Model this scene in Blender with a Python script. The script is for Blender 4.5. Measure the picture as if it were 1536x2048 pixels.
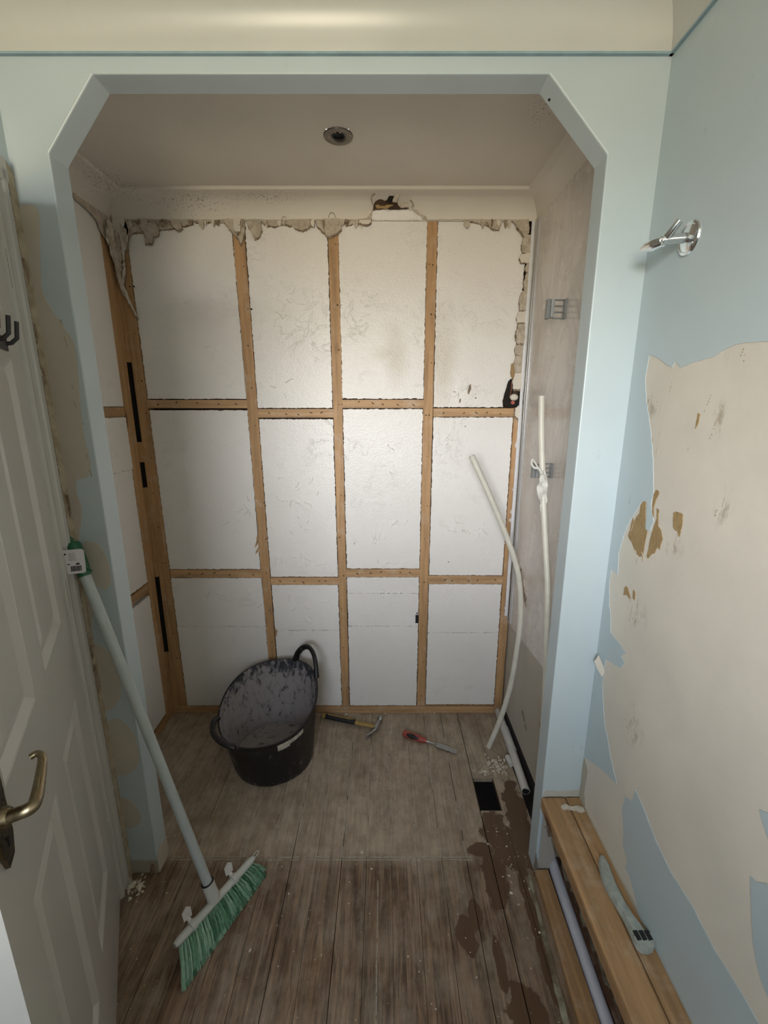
import bpy, bmesh, math, random
from mathutils import Vector, Matrix, noise

SC = bpy.context.scene
COL = SC.collection
for _o in list(bpy.data.objects):
    bpy.data.objects.remove(_o)
R = random.Random(7)

# ------------------------------------------------------------------ camera
cam = bpy.data.objects.new('camera', bpy.data.cameras.new('camera'))
COL.objects.link(cam)
cam.location = (0, 0, 1.52)
cam.rotation_euler = (math.radians(90 - 13.45), 0, 0)
cam.data.sensor_fit = 'HORIZONTAL'
cam.data.sensor_width = 36
cam.data.lens = 36 * 874 / 1536
cam.data.shift_x = -1 / 1536
cam.data.clip_start = 0.02
SC.camera = cam

# ------------------------------------------------------------------ view
SC.view_settings.view_transform = 'Standard'
SC.view_settings.look = 'None'
SC.view_settings.gamma = 1
SC.view_settings.use_curve_mapping = False
SC.view_settings.exposure = 0.0

# ------------------------------------------------------------------ world: overcast sky above, garden below: hazy, brightest near the horizon
W = bpy.data.worlds.new('world')
SC.world = W
W.use_nodes = True
wt = W.node_tree
wt.nodes.clear()
wo = wt.nodes.new('ShaderNodeOutputWorld')
bg = wt.nodes.new('ShaderNodeBackground')
tc = wt.nodes.new('ShaderNodeTexCoord')
sx = wt.nodes.new('ShaderNodeSeparateXYZ')
rp = wt.nodes.new('ShaderNodeValToRGB')
mr = wt.nodes.new('ShaderNodeMapRange')
mr.inputs[1].default_value = -1; mr.inputs[2].default_value = 1
wt.links.new(tc.outputs['Generated'], sx.inputs[0])
wt.links.new(sx.outputs[2], mr.inputs[0])
wt.links.new(mr.outputs[0], rp.inputs[0])
wt.links.new(rp.outputs[0], bg.inputs[0])
wt.links.new(bg.outputs[0], wo.inputs[0])
e = rp.color_ramp.elements
while len(e) < 6:
    e.new(.5)
for k_, (p_, c_) in enumerate(((0.0, (.22, .19, .14)), (.480, (.46, .40, .30)), (.515, (.92, .92, .90)), (.58, (.98, 1.0, 1.04)), (.70, (.25, .28, .325)), (1.0, (.15, .18, .24)))):
    e[k_].position = p_; e[k_].color = (*c_, 1)
bg.inputs[1].default_value = 47.0

# the window's opening, for sampling the daylight (emits nothing of its own)
WX0, WX1, WZ0, WZ1, WY = -0.80, 0.04, 1.30, 2.13, -1.25
pl = bpy.data.lights.new('window_portal', 'AREA')
pl.shape = 'RECTANGLE'; pl.size = WX1 - WX0; pl.size_y = WZ1 - WZ0
pl.cycles.is_portal = True
po = bpy.data.objects.new('window_portal', pl)
COL.objects.link(po)
po.location = ((WX0 + WX1) / 2, WY - 0.06, (WZ0 + WZ1) / 2)
po.rotation_euler = (math.radians(90), 0, math.radians(0))


# ------------------------------------------------------------------ node helper
class N:
    def __init__(s, name):
        s.m = bpy.data.materials.new(name)
        s.m.use_nodes = True
        s.t = s.m.node_tree
        s.b = s.t.nodes['Principled BSDF']
        s.pos = None

    def L(s, a, b):
        s.t.links.new(a, b)

    def n(s, kind, **kw):
        x = s.t.nodes.new('ShaderNode' + kind)
        for k, v in kw.items():
            setattr(x, k, v)
        return x

    def P(s):                      # world position
        if s.pos is None:
            s.pos = s.n('NewGeometry').outputs['Position']
        return s.pos

    def mp(s, scale=(1, 1, 1), loc=(0, 0, 0), rnd=False, rot=(0, 0, 0)):
        m = s.n('Mapping')
        m.inputs[1].default_value = loc
        m.inputs[2].default_value = rot
        m.inputs[3].default_value = scale
        src = s.P()
        if rnd:
            oi = s.n('ObjectInfo')
            v = s.n('VectorMath', operation='MULTIPLY')
            cb = s.n('CombineXYZ')
            for i in range(3):
                s.L(oi.outputs['Random'], cb.inputs[i])
            s.L(cb.outputs[0], v.inputs[0])
            v.inputs[1].default_value = (13.1, 7.7, 19.3)
            a = s.n('VectorMath', operation='ADD')
            s.L(src, a.inputs[0]); s.L(v.outputs[0], a.inputs[1])
            src = a.outputs[0]
        s.L(src, m.inputs[0])
        return m.outputs[0]

    def noise(s, scale=5, detail=4, rough=.55, vec=None, dist=0):
        x = s.n('TexNoise')
        x.inputs['Scale'].default_value = scale
        x.inputs['Detail'].default_value = detail
        x.inputs['Roughness'].default_value = rough
        x.inputs['Distortion'].default_value = dist
        s.L(vec if vec is not None else s.P(), x.inputs['Vector'])
        return x.outputs[0]

    def ramp(s, fac, stops):
        x = s.n('ValToRGB')
        el = x.color_ramp.elements
        while len(el) < len(stops):
            el.new(.5)
        for i, (p, c) in enumerate(stops):
            el[i].position = p
            if not hasattr(c, '__len__'):
                c = (c, c, c)
            el[i].color = (*c[:3], 1)
        s.L(fac, x.inputs[0])
        return x.outputs[0]

    def mix(s, fac, a, b, mode='MIX'):
        x = s.n('MixRGB', blend_type=mode)
        for i, v in enumerate((fac, a, b)):
            if hasattr(v, 'is_linked'):
                s.L(v, x.inputs[i])
            elif i == 0:
                x.inputs[0].default_value = v
            else:
                x.inputs[i].default_value = (*v[:3], 1)
        return x.outputs[0]

    def math(s, op, a, b=0.0):
        x = s.n('Math', operation=op)
        for i, v in enumerate((a, b)):
            if hasattr(v, 'is_linked'):
                s.L(v, x.inputs[i])
            else:
                x.inputs[i].default_value = v
        return x.outputs[0]

    def blobs(s, lst, wob=0.5, nscale=9, soft=.12):
        """1 inside world-space ellipsoids (cx,cy,cz,rx,ry,rz) with a wobbly edge"""
        nz = s.math('MULTIPLY', s.math('SUBTRACT', s.noise(nscale, 4), .5), wob * 2)
        acc = None
        for (cx, cy, cz, rx, ry, rz) in lst:
            m = s.n('Mapping', vector_type='TEXTURE')
            m.inputs[1].default_value = (cx, cy, cz)
            m.inputs[3].default_value = (rx, ry, rz)
            s.L(s.P(), m.inputs[0])
            l = s.n('VectorMath', operation='LENGTH')
            s.L(m.outputs[0], l.inputs[0])
            acc = l.outputs['Value'] if acc is None else s.math('MINIMUM', acc, l.outputs['Value'])
        d = s.math('ADD', acc, nz)
        return s.ramp(d, [(1 - soft, 1.0), (1.0, 0.0)]) if soft < 1 else s.ramp(d, [(0, 1.), (1, 0.)])

    def bump(s, h, strength=.3, dist=.01):
        x = s.n('Bump')
        x.inputs['Strength'].default_value = strength
        x.inputs['Distance'].default_value = dist
        s.L(h, x.inputs['Height'])
        if s.b.inputs['Normal'].is_linked:
            s.L(s.b.inputs['Normal'].links[0].from_socket, x.inputs['Normal'])
        s.L(x.outputs[0], s.b.inputs['Normal'])

    def fin(s, col=None, rough=None, metal=0, spec=None):
        if col is not None:
            if hasattr(col, 'is_linked'):
                s.L(col, s.b.inputs['Base Color'])
            else:
                s.b.inputs['Base Color'].default_value = (*col[:3], 1)
        if rough is not None:
            if hasattr(rough, 'is_linked'):
                s.L(rough, s.b.inputs['Roughness'])
            else:
                s.b.inputs['Roughness'].default_value = rough
        s.b.inputs['Metallic'].default_value = metal
        if spec is not None:
            s.b.inputs['Specular IOR Level'].default_value = spec
        return s.m


def plain(name, col, rough=.5, metal=0, var=.12, scale=30, bumps=.08, spec=None):
    n = N(name)
    f = n.noise(scale, 5)
    c = n.mix(n.ramp(f, [(.3, 0), (.7, 1)]), [x * (1 - var) for x in col], [min(1, x * (1 + var)) for x in col])
    if bumps:
        n.bump(f, bumps, .004)
    return n.fin(c, rough, metal, spec)


# ------------------------------------------------------------------ materials
def m_blue():
    n = N('blue_satin_paint')
    c = n.mix(n.ramp(n.noise(3, 3), [(.3, 0), (.7, 1)]), (.475, .55, .572), (.515, .588, .605))
    c = n.mix(n.math('MULTIPLY', n.ramp(n.noise(22, 6, .7, n.mp((1, 1, .5))), [(.66, 0), (.74, 1)]), .35), c, (.25, .31, .33))
    n.bump(n.noise(90, 3), .05, .003)
    n.bump(n.noise(4, 2), .12, .01)
    return n.fin(c, .38)


def m_plaster(name='stripped_plaster', base=(.735, .67, .575)):
    n = N(name)
    b2 = tuple(x * .90 for x in base)
    c = n.mix(n.ramp(n.noise(4, 4), [(.35, 0), (.65, 1)]), base, b2)
    st = n.ramp(n.noise(7, 6, .7, n.mp((3, 3, .7), rot=(.3, 0, 0))), [(.66, 0), (.78, 1)])
    c = n.mix(n.math('MULTIPLY', st, .55), c, (.36, .29, .18))
    if name == 'stripped_plaster':
        zn = n.blobs([(.622, 1.045, 1.52, .2, .045, .035), (.622, .785, 1.34, .2, .03, .05), (.622, .99, 1.03, .2, .05, .06), (.622, .90, 1.23, .2, .04, .04), (.622, 1.03, 1.43, .2, .02, .06), (.622, .83, 1.50, .2, .02, .05), (.622, .94, .75, .2, .05, .08)], .5, 14, .9)
        gr = n.ramp(n.noise(60, 6, .75, n.mp((1, 1, .35))), [(.50, 0), (.62, 1)])
        c = n.mix(n.math('MULTIPLY', n.math('MULTIPLY', zn, gr), .85), c, (.33, .27, .19))
    n.bump(n.noise(60, 4), .12, .003)
    n.bump(n.noise(6, 3), .15, .01)
    return n.fin(c, .75)


def m_foam():
    n = N('polystyrene_insulation')
    c = n.mix(n.ramp(n.noise(3, 5), [(.3, 0), (.7, 1)]), (.86, .825, .785), (.81, .775, .735))
    sm = n.ramp(n.noise(9, 6, .65, n.mp((1, 1, 1.2))), [(.60, 0), (.80, 1)])
    c = n.mix(n.math('MULTIPLY', sm, .30), c, (.46, .42, .36))
    dust = n.blobs([(.24, 1.94, 1.70, .08, .3, .30), (.05, 1.94, 1.72, .07, .3, .16), (.03, 1.94, 1.74, .1, .3, .05)], .5, 8, .9)
    c = n.mix(n.math('MULTIPLY', dust, .45), c, (.50, .41, .28))
    v = n.n('TexVoronoi'); v.inputs['Scale'].default_value = 190
    n.L(n.P(), v.inputs['Vector'])
    n.bump(v.outputs['Distance'], .30, .002)
    n.bump(n.noise(34, 6, .7), .28, .005)
    rid = n.ramp(n.noise(11, 5, .6, None, .6), [(.485, 0), (.50, 1), (.515, 0)])
    msk = n.ramp(n.noise(4, 2), [(.52, 0), (.62, 1)])
    n.bump(n.math('MULTIPLY', rid, msk), .36, .005)
    return n.fin(c, .34)


def m_pine(name, sc, tone=(.50, .29, .125), dusty=.5):
    n = N(name)
    g = n.noise(1, 6, .6, n.mp(sc, rnd=True), .4)
    d = tuple(x * .62 for x in tone)
    l = tuple(min(1, x * 1.35) for x in tone)
    c = n.ramp(g, [(.25, d), (.5, tone), (.75, l)])
    k = n.n('TexVoronoi'); k.inputs['Scale'].default_value = 1
    n.L(n.mp(tuple(5.5 if s > 10 else 2.6 for s in sc), rnd=True), k.inputs['Vector'])
    c = n.mix(n.ramp(k.outputs['Distance'], [(.09, 1), (.15, 0)]), c, (.13, .055, .02))
    p = n.ramp(n.noise(14, 5, .7), [(.52, 0), (.72, 1)])
    c = n.mix(n.math('MULTIPLY', p, dusty), c, (.62, .50, .38))
    n.bump(g, .12, .003)
    return n.fin(c, .6)


def m_floor():
    n = N('old_dusty_floorboard')
    fine = n.noise(1, 8, .75, n.mp((95, 4, 40), rnd=True), .9)
    band = n.noise(1, 6, .68, n.mp((20, 3.2, 10), rnd=True), 1.2)
    worn = n.ramp(band, [(.28, (.10, .055, .030)), (.5, (.21, .132, .078)), (.72, (.36, .25, .165))])
    worn = n.mix(n.ramp(fine, [(.40, .8), (.56, 0)]), worn, (.045, .027, .017))
    dusty = n.ramp(fine, [(.3, (.32, .25, .18)), (.52, (.44, .355, .265)), (.75, (.54, .44, .34))])
    big = n.noise(5, 6, .65)
    s = n.n('SeparateXYZ'); n.L(n.P(), s.inputs[0])
    dusty = n.mix(n.math('MULTIPLY', n.ramp(n.noise(26, 6, .72, n.mp((1, .6, 1))), [(.45, 0), (.68, 1)]), .55), dusty, (.17, .135, .10))
    worn = n.mix(n.math('MULTIPLY', n.ramp(n.noise(16, 6, .7, n.mp((1.4, .5, 1), (5, 2, 0))), [(.50, 0), (.70, 1)]), .6), worn, (.30, .25, .195))
    # the part that was under the old cubicle (y > 1.19) kept its pale plaster dust
    ydust = n.ramp(n.math('ADD', s.outputs[1], n.math('MULTIPLY', n.math('SUBTRACT', n.noise(40, 4), .5), .06)), [(.0, .0), (.62, .18), (1.0, .75)])
    yy = n.n('MapRange'); yy.inputs[1].default_value = 1.15; yy.inputs[2].default_value = 1.22
    n.L(n.math('ADD', s.outputs[1], n.math('MULTIPLY', n.math('SUBTRACT', big, .5), .10)), yy.inputs[0])
    f = n.math('ADD', n.math('MULTIPLY', yy.outputs[0], .70), n.math('MULTIPLY', n.ramp(big, [(.42, 0), (.70, 1)]), .55))
    c = n.mix(f, worn, dusty)
    # reddish varnish left on some places
    c = n.mix(n.math('MULTIPLY', n.ramp(n.noise(6, 5, .6, n.mp((1, .6, 1), (3, 1, 0))), [(.56, 0), (.70, 1)]), .45), c, (.16, .065, .028))
    # scattered plaster spots
    c = n.mix(n.ramp(n.noise(55, 3, .5), [(.735, 0), (.77, 1)]), c, (.50, .45, .38))
    # wet patches on the right
    wet = n.blobs([(.415, 1.28, 0, .055, .10, .2), (.345, 1.225, 0, .05, .03, .2), (.37, 1.13, 0, .045, .10, .2), (.245, .965, 0, .032, .05, .2),
                   (.28, 1.02, 0, .022, .05, .2), (.37, .78, 0, .055, .09, .2), (.455, 1.0, 0, .016, .22, .2), (.325, .90, 0, .014, .09, .2), (.51, 1.34, 0, .045, .20, .2), (.455, 1.22, 0, .04, .09, .2)], .75, 19, .10)
    c = n.mix(n.math('MULTIPLY', wet, .90), c, (.082, .036, .012))
    n.bump(fine, .35, .004)
    n.bump(band, .25, .006)
    r = n.mix(wet, (.72, .72, .72), (.40, .40, .40))
    return n.fin(c, r)


def m_marble():
    n = N('marble_effect_wall_panel')
    v = n.noise(3.2, 7, .62, n.mp((1, 1.5, .7), rot=(.6, 0, 0)), 1.6)
    c = n.ramp(v, [(.30, (.52, .475, .43)), (.44, (.66, .61, .56)), (.50, (.59, .54, .50)), (.58, (.69, .64, .585)), (.8, (.63, .585, .53))])
    c = n.mix(n.math('MULTIPLY', n.ramp(n.noise(14, 5), [(.55, 0), (.7, 1)]), .3), c, (.62, .58, .52))
    n.bump(n.noise(20, 3), .04, .004)
    return n.fin(c, n.ramp(n.noise(6, 4), [(.3, .16), (.7, .34)]))


def m_alcove_ceiling():
    n = N('matt_ceiling_paint')
    c = n.mix(n.ramp(n.noise(4, 3), [(.3, 0), (.7, 1)]), (.72, .67, .59), (.67, .62, .54))
    zone = n.blobs([(-.98, 1.78, 2.3, .10, .17, .12), (-.72, 1.90, 2.3, .22, .07, .1), (-.45, 1.88, 2.3, .2, .04, .06), (.44, 1.42, 2.3, .07, .13, .1), (-.28, 1.30, 2.3, .12, .06, .1)], .3, 4, .9)
    sp = n.ramp(n.noise(130, 4, .6), [(.54, 0), (.64, 1)])
    c = n.mix(n.math('MULTIPLY', n.math('MULTIPLY', zone, sp), .75), c, (.17, .15, .12))
    n.bump(n.noise(120, 3), .10, .003)
    n.bump(n.noise(12, 3), .10, .006)
    return n.fin(c, .62)


def m_white_gloss(name='white_gloss_paint', c0=(.52, .50, .46)):
    n = N(name)
    c = n.mix(n.ramp(n.noise(3, 4), [(.3, 0), (.7, 1)]), c0, tuple(x * .93 for x in c0))
    c = n.mix(n.math('MULTIPLY', n.ramp(n.noise(40, 5), [(.70, 0), (.76, 1)]), .25), c, (.30, .27, .22))
    n.bump(n.noise(8, 3), .06, .006)
    return n.fin(c, .28)


def m_tub(inside):
    n = N('dusty_black_rubber_inside' if inside else 'black_rubber')
    s = n.n('SeparateXYZ'); n.L(n.P(), s.inputs[0])
    if inside:
        f = n.noise(38, 7, .75, n.mp((1, 1, .55), rot=(.3, .5, 0)), .3)
        h = n.n('MapRange'); h.inputs[1].default_value = .16; h.inputs[2].default_value = .36
        n.L(s.outputs[2], h.inputs[0])
        f = n.math('ADD', f, n.math('MULTIPLY', n.math('POWER', h.outputs[0], 2.0), -.20))
        c = n.ramp(f, [(.33, (.03, .033, .042)), (.39, (.15, .14, .145)), (.45, (.30, .275, .275)), (.7, (.35, .32, .32))])
        n.bump(f, .3, .004)
        return n.fin(c, .75)
    f = n.noise(30, 6, .75, n.mp((1, 1, .5)))
    h = n.n('MapRange'); h.inputs[1].default_value = .0; h.inputs[2].default_value = .10
    n.L(s.outputs[2], h.inputs[0])
    f = n.math('ADD', f, n.math('MULTIPLY', n.math('SUBTRACT', 1.0, h.outputs[0]), .12))
    hx = n.blobs([(-.62, 1.50, .16, .035, .06, .16), (-.66, 1.45, .25, .1, .08, .05)], .5, 20, .8)
    f = n.math('ADD', f, n.math('MULTIPLY', hx, .12))
    c = n.ramp(f, [(.60, (.006, .006, .007)), (.68, (.12, .115, .115)), (.80, (.35, .33, .32))])
    return n.fin(c, .42)


def m_torn(name, a, b, scale=40):
    n = N(name)
    c = n.mix(n.ramp(n.noise(scale, 6, .7), [(.35, 0), (.62, 1)]), a, b)
    n.bump(n.noise(scale * 2, 5, .7), .6, .006)
    return n.fin(c, .9)


def metal(name, col, rough=.12):
    n = N(name)
    f = n.noise(60, 4)
    return n.fin(col, n.ramp(f, [(.3, rough * .7), (.7, rough * 1.6)]), 1)


BLUE = m_blue()
PLAST = m_plaster()
FOAM = m_foam()
PINE_X = m_pine('pine_grain_across', (3.0, 60, 60), (.47, .285, .14))
PINE_Y = m_pine('pine_grain_along', (60, 3.0, 60), (.385, .225, .105), .35)
PINE_Z = m_pine('pine_grain_upright', (60, 60, 3.0), (.46, .27, .125), .4)
FLOOR = m_floor()
MARBLE = m_marble()
ACEIL = m_alcove_ceiling()
GLOSS = m_white_gloss()
CREAM = m_white_gloss('cream_gloss_paint', (.555, .56, .515))
TUB_OUT, TUB_IN = m_tub(False), m_tub(True)
TORN = m_torn('torn_plasterboard_paper', (.62, .55, .45), (.42, .35, .27))
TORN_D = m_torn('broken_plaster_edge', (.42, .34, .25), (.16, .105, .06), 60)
BROWN = m_torn('exposed_brown_board', (.40, .27, .12), (.34, .225, .10), 25)
CHIP = m_torn('chipped_raw_timber_edge', (.52, .45, .33), (.34, .27, .175), 22)
VOID = plain('dark_cavity', (.012, .009, .007), .95, bumps=0)
CAVB = plain('dark_cavity_timber', (.055, .03, .016), .9, var=.4, scale=18)
CHROME = metal('chrome', (.78, .79, .80))
STEEL = metal('worn_steel', (.42, .41, .39), .35)
BRASS = metal('tarnished_brass', (.27, .22, .14), .27)
BRASS_D = metal('dark_tarnished_brass', (.14, .11, .06), .3)
NICKEL = metal('brushed_nickel', (.17, .155, .135), .30)
W_PLAST = plain('off_white_plastic', (.60, .58, .55), .38, var=.06)
PIPE_W = plain('ivory_plastic_pipe', (.66, .63, .54), .42, var=.07, scale=20)
TRIM_W = plain('white_plastic_trim', (.74, .73, .74), .3, var=.05)
PALE = plain('pale_broom_plastic', (.50, .51, .47), .42, var=.05)
PALE2 = plain('pale_blue_grey_handle', (.42, .465, .455), .35, var=.05)
GREEN = plain('dark_green_plastic', (.015, .115, .05), .4, var=.15)
BRIST = plain('green_bristle', (.10, .30, .155), .45, var=.45, scale=160, bumps=0)
BLK = plain('black_plastic', (.012, .011, .013), .5, var=.2)
RED = plain('worn_red_plastic', (.36, .07, .05), .5, var=.25, scale=90)
YEL = plain('dusty_yellow_fibreglass', (.38, .25, .07), .5, var=.25, scale=60)
GREYM = plain('grey_painted_bracket', (.20, .21, .21), .4, var=.1)
GREYP = plain('grey_plastic_handle', (.36, .39, .35), .5, var=.2, scale=60)
CARD = plain('white_card', (.70, .68, .70), .55, var=.03, bumps=0)
PRINT = plain('grey_print', (.30, .28, .29), .7, var=.05, bumps=0)
LENS = plain('dull_lamp_lens', (.05, .048, .04), .25, bumps=0)
CRUMB = plain('white_plaster_crumb', (.62, .56, .46), .85, var=.2, scale=80)
DUSTL = plain('pale_plaster_dust', (.40, .36, .30), .95, var=.2, scale=90)
HALL = plain('hall_wallpaper_paint', (.6, .58, .53), .8)
TAPE = plain('white_jointing_tape', (.68, .66, .60), .6, var=.08)


# ------------------------------------------------------------------ mesh helpers
def obj(name, bm, m, parent=None, smooth=False, kind=None):
    me = bpy.data.meshes.new(name)
    bmesh.ops.recalc_face_normals(bm, faces=bm.faces[:])
    bm.to_mesh(me)
    bm.free()
    for x in (m if isinstance(m, (list, tuple)) else [m]):
        me.materials.append(x)
    if smooth:
        for p in me.polygons:
            p.use_smooth = True
        try:
            me.set_sharp_from_angle(angle=math.radians(40))
        except Exception:
            pass
    o = bpy.data.objects.new(name, me)
    COL.objects.link(o)
    if parent:
        o.parent = parent
    if kind:
        o['kind'] = kind
    return o


def thing(name, label, cat, loc=(0, 0, 0), group=None, kind=None):
    o = bpy.data.objects.new(name, None)
    COL.objects.link(o)
    o['label'] = label
    o['category'] = cat
    if group:
        o['group'] = group
    if kind:
        o['kind'] = kind
    o.empty_display_size = .02
    o.location = loc
    return o


def tag(o, label, cat=None, group=None, kind=None):
    o['label'] = label
    if cat:
        o['category'] = cat
    if group:
        o['group'] = group
    if kind:
        o['kind'] = kind
    return o


def settle(t):
    """put the Empty at the base of its parts without moving them"""
    bpy.context.view_layer.update()
    def rec(o):
        for c in o.children:
            if c.type == 'MESH' and len(c.data.vertices):
                for v in c.data.vertices:
                    yield c.matrix_world @ v.co
            yield from rec(c)
    pts = list(rec(t))
    if not pts:
        return
    lo = Vector([min(p[i] for p in pts) for i in range(3)])
    hi = Vector([max(p[i] for p in pts) for i in range(3)])
    d = Vector(((lo.x + hi.x) / 2, (lo.y + hi.y) / 2, lo.z))
    t.location = d
    for c in t.children:
        if c.type == 'MESH':
            c.matrix_parent_inverse = Matrix.Translation(-d)


def B(bm, x0, x1, y0, y1, z0, z1, bev=0, mat=0):
    r = bmesh.ops.create_cube(bm, size=1)
    vs = r['verts']
    for v in vs:
        v.co = Vector(((x0 + x1) / 2 + v.co.x * (x1 - x0), (y0 + y1) / 2 + v.co.y * (y1 - y0), (z0 + z1) / 2 + v.co.z * (z1 - z0)))
    fs = set(f for v in vs for f in v.link_faces)
    for f in fs:
        f.material_index = mat
    if bev:
        bmesh.ops.bevel(bm, geom=list(set(ed for v in vs for ed in v.link_edges)), offset=bev, segments=2, affect='EDGES', profile=.6)
    return bm


def box(x0, x1, y0, y1, z0, z1, bev=0):
    return B(bmesh.new(), x0, x1, y0, y1, z0, z1, bev)


def slab(pts, thick, origin=(0, 0, 0), U=(1, 0, 0), V=(0, 0, 1), bm=None, mat=0):
    """extrude outline pts (u,v) on plane origin+uU+vV by thick along U x V (may be negative)"""
    own = bm is None
    if own:
        bm = bmesh.new()
    O_, U, V = Vector(origin), Vector(U), Vector(V)
    n = U.cross(V) * thick
    a = [bm.verts.new(O_ + U * p[0] + V * p[1]) for p in pts]
    b = [bm.verts.new(v.co + n) for v in a]
    k = len(a)
    fs = [bm.faces.new(a), bm.faces.new(b[::-1])]
    for i in range(k):
        fs.append(bm.faces.new((a[i], b[i], b[(i + 1) % k], a[(i + 1) % k])))
    for f in fs:
        f.material_index = mat
    for f in fs[:2]:
        f.normal_update()
    bmesh.ops.triangulate(bm, faces=fs[:2])
    return bm


def tube(path, r, bm=None, seg=12, caps=True, flat=1.0, mat=0):
    bm = bm or bmesh.new()
    path = [Vector(p) for p in path]
    rs = r if hasattr(r, '__len__') else [r] * len(path)
    up = Vector((.13, .21, .97)).normalized()
    rings = []
    for i, p in enumerate(path):
        t = (path[min(i + 1, len(path) - 1)] - path[max(i - 1, 0)]).normalized()
        if abs(t.dot(up)) > .95:
            up = Vector((1, .1, 0)).normalized()
        x = t.cross(up).normalized()
        y = x.cross(t).normalized()
        up = y
        rings.append([bm.verts.new(p + (x * math.cos(2 * math.pi * k / seg) + y * math.sin(2 * math.pi * k / seg) * flat) * rs[i]) for k in range(seg)])
    for a, b in zip(rings, rings[1:]):
        for k in range(seg):
            f = bm.faces.new((a[k], a[(k + 1) % seg], b[(k + 1) % seg], b[k]))
            f.material_index = mat
    if caps:
        bm.faces.new(rings[0][::-1]).material_index = mat
        bm.faces.new(rings[-1]).material_index = mat
    return bm


def smoothpath(pts, n=8):
    P = [Vector(p) for p in pts]
    out = []
    for i in range(len(P) - 1):
        p0, p1, p2, p3 = P[max(i - 1, 0)], P[i], P[i + 1], P[min(i + 2, len(P) - 1)]
        for k in range(n):
            t = k / n
            out.append(.5 * ((2 * p1) + (p2 - p0) * t + (2 * p0 - 5 * p1 + 4 * p2 - p3) * t * t + (3 * p1 - p0 - 3 * p2 + p3) * t ** 3))
    out.append(P[-1])
    return out


def lathe(prof, M=None, seg=32, bm=None, mat=0):
    bm = bm or bmesh.new()
    rings = []
    for (r, z) in prof:
        rings.append([bm.verts.new(Vector((r * math.cos(2 * math.pi * k / seg), r * math.sin(2 * math.pi * k / seg), z))) for k in range(seg)])
    for a, b in zip(rings, rings[1:]):
        for k in range(seg):
            bm.faces.new((a[k], a[(k + 1) % seg], b[(k + 1) % seg], b[k])).material_index = mat
    bm.faces.new(rings[0][::-1]).material_index = mat
    bm.faces.new(rings[-1]).material_index = mat
    if M is not None:
        bmesh.ops.transform(bm, matrix=M, verts=[v for r_ in rings for v in r_])
    return bm


def frame_to(z, loc):
    """matrix whose local z is the given direction, at loc"""
    return Matrix.Translation(loc) @ Vector(z).to_track_quat('Z', 'Y').to_matrix().to_4x4()


def jag(p0, p1, step=.012, amp=.002, seed=0):
    """points from p0 towards p1 (end excluded) with small nibbles"""
    a, b = Vector(p0), Vector(p1)
    L = (b - a).length
    n = max(1, int(L / step))
    d = (b - a) / n
    nn = Vector((-d.y, d.x)).normalized()
    out = []
    for i in range(n):
        k = 0 if i == 0 else (noise.noise(Vector((a.x * 31 + i * .83, a.y * 17 + seed, seed * 3.1))) + R.uniform(-.5, .5)) * amp
        out.append(tuple(a + d * i + nn * k))
    return out


def jagpoly(corners, step=.012, amp=.002, seed=0):
    out = []
    for i in range(len(corners)):
        out += jag(corners[i], corners[(i + 1) % len(corners)], step, amp, seed + i)
    return out


def rough_strip(pts, w, rnd, step=.01):
    return pts


# ================================================================== THE SETTING
CZ = 2.372                       # ceiling of the room
AZ = 2.315                       # ceiling of the alcove
YF, YR = 1.147, 1.212            # front and back of the arch wall
YB = 1.939                       # back wall studs
XL, XR = -.85, .622              # room side walls
AL, AR = -1.08, .60              # alcove side walls

# ---- arch wall (the shaped opening)
wa = thing('wall_arch', 'pale blue painted partition with an opening whose upper corners are cut diagonally', 'wall', kind='structure')
out = [(-1.14, 0), (-.757, 0), (-.757, 2.079), (-.636, 2.226), (.36, 2.226), (.503, 2.076), (.503, .0), (.515, .0), (.515, .312), (.66, .312), (.66, 2.5), (-1.14, 2.5)]
bm = slab(out, -(YR - YF), (0, YF, 0))
bmesh.ops.remove_doubles(bm, verts=bm.verts, dist=1e-5)
o = obj('painted_board', bm, BLUE, wa)
bv = o.modifiers.new('b', 'BEVEL'); bv.width = .003; bv.segments = 2; bv.limit_method = 'ANGLE'; bv.angle_limit = math.radians(30)
# patches where the blue came off the left pier
PT = m_plaster('bare_patch_plaster', (.56, .505, .42))
for pts in ([(-.849, 1.97), (-.83, 1.975), (-.803, 1.967), (-.806, 1.92), (-.813, 1.882), (-.823, 1.795), (-.807, 1.75), (-.795, 1.728), (-.77, 1.682), (-.766, 1.635), (-.774, 1.539), (-.778, 1.451), (-.773, 1.373), (-.79, 1.34), (-.815, 1.333), (-.822, 1.30), (-.815, 1.26), (-.822, 1.22), (-.83, 1.20), (-.849, 1.20)],
            [(-.822, 1.165), (-.782, 1.152), (-.766, 1.094), (-.768, 1.042), (-.788, 1.02), (-.811, 1.02), (-.849, .90), (-.849, 1.10), (-.835, 1.14)],
            [(-.849, .86), (-.81, .83), (-.783, .766), (-.788, .70), (-.80, .66), (-.846, .64)],
            [(-.849, .58), (-.815, .60), (-.775, .56), (-.764, .50), (-.768, .44), (-.802, .40), (-.849, .41)],
            [(-.849, .31), (-.81, .29), (-.79, .24), (-.80, .20), (-.849, .19)]):
    sm = smoothpath([(p[0], p[1], 0) for p in pts + pts[:1]], 5)[:-1]
    P2 = [(max(-.849, v.x + R.uniform(-.0006, .0006)), v.y) for v in sm]
    obj('bare_patch', slab(P2, .0012, (0, YF, 0)), PT, wa)
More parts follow.
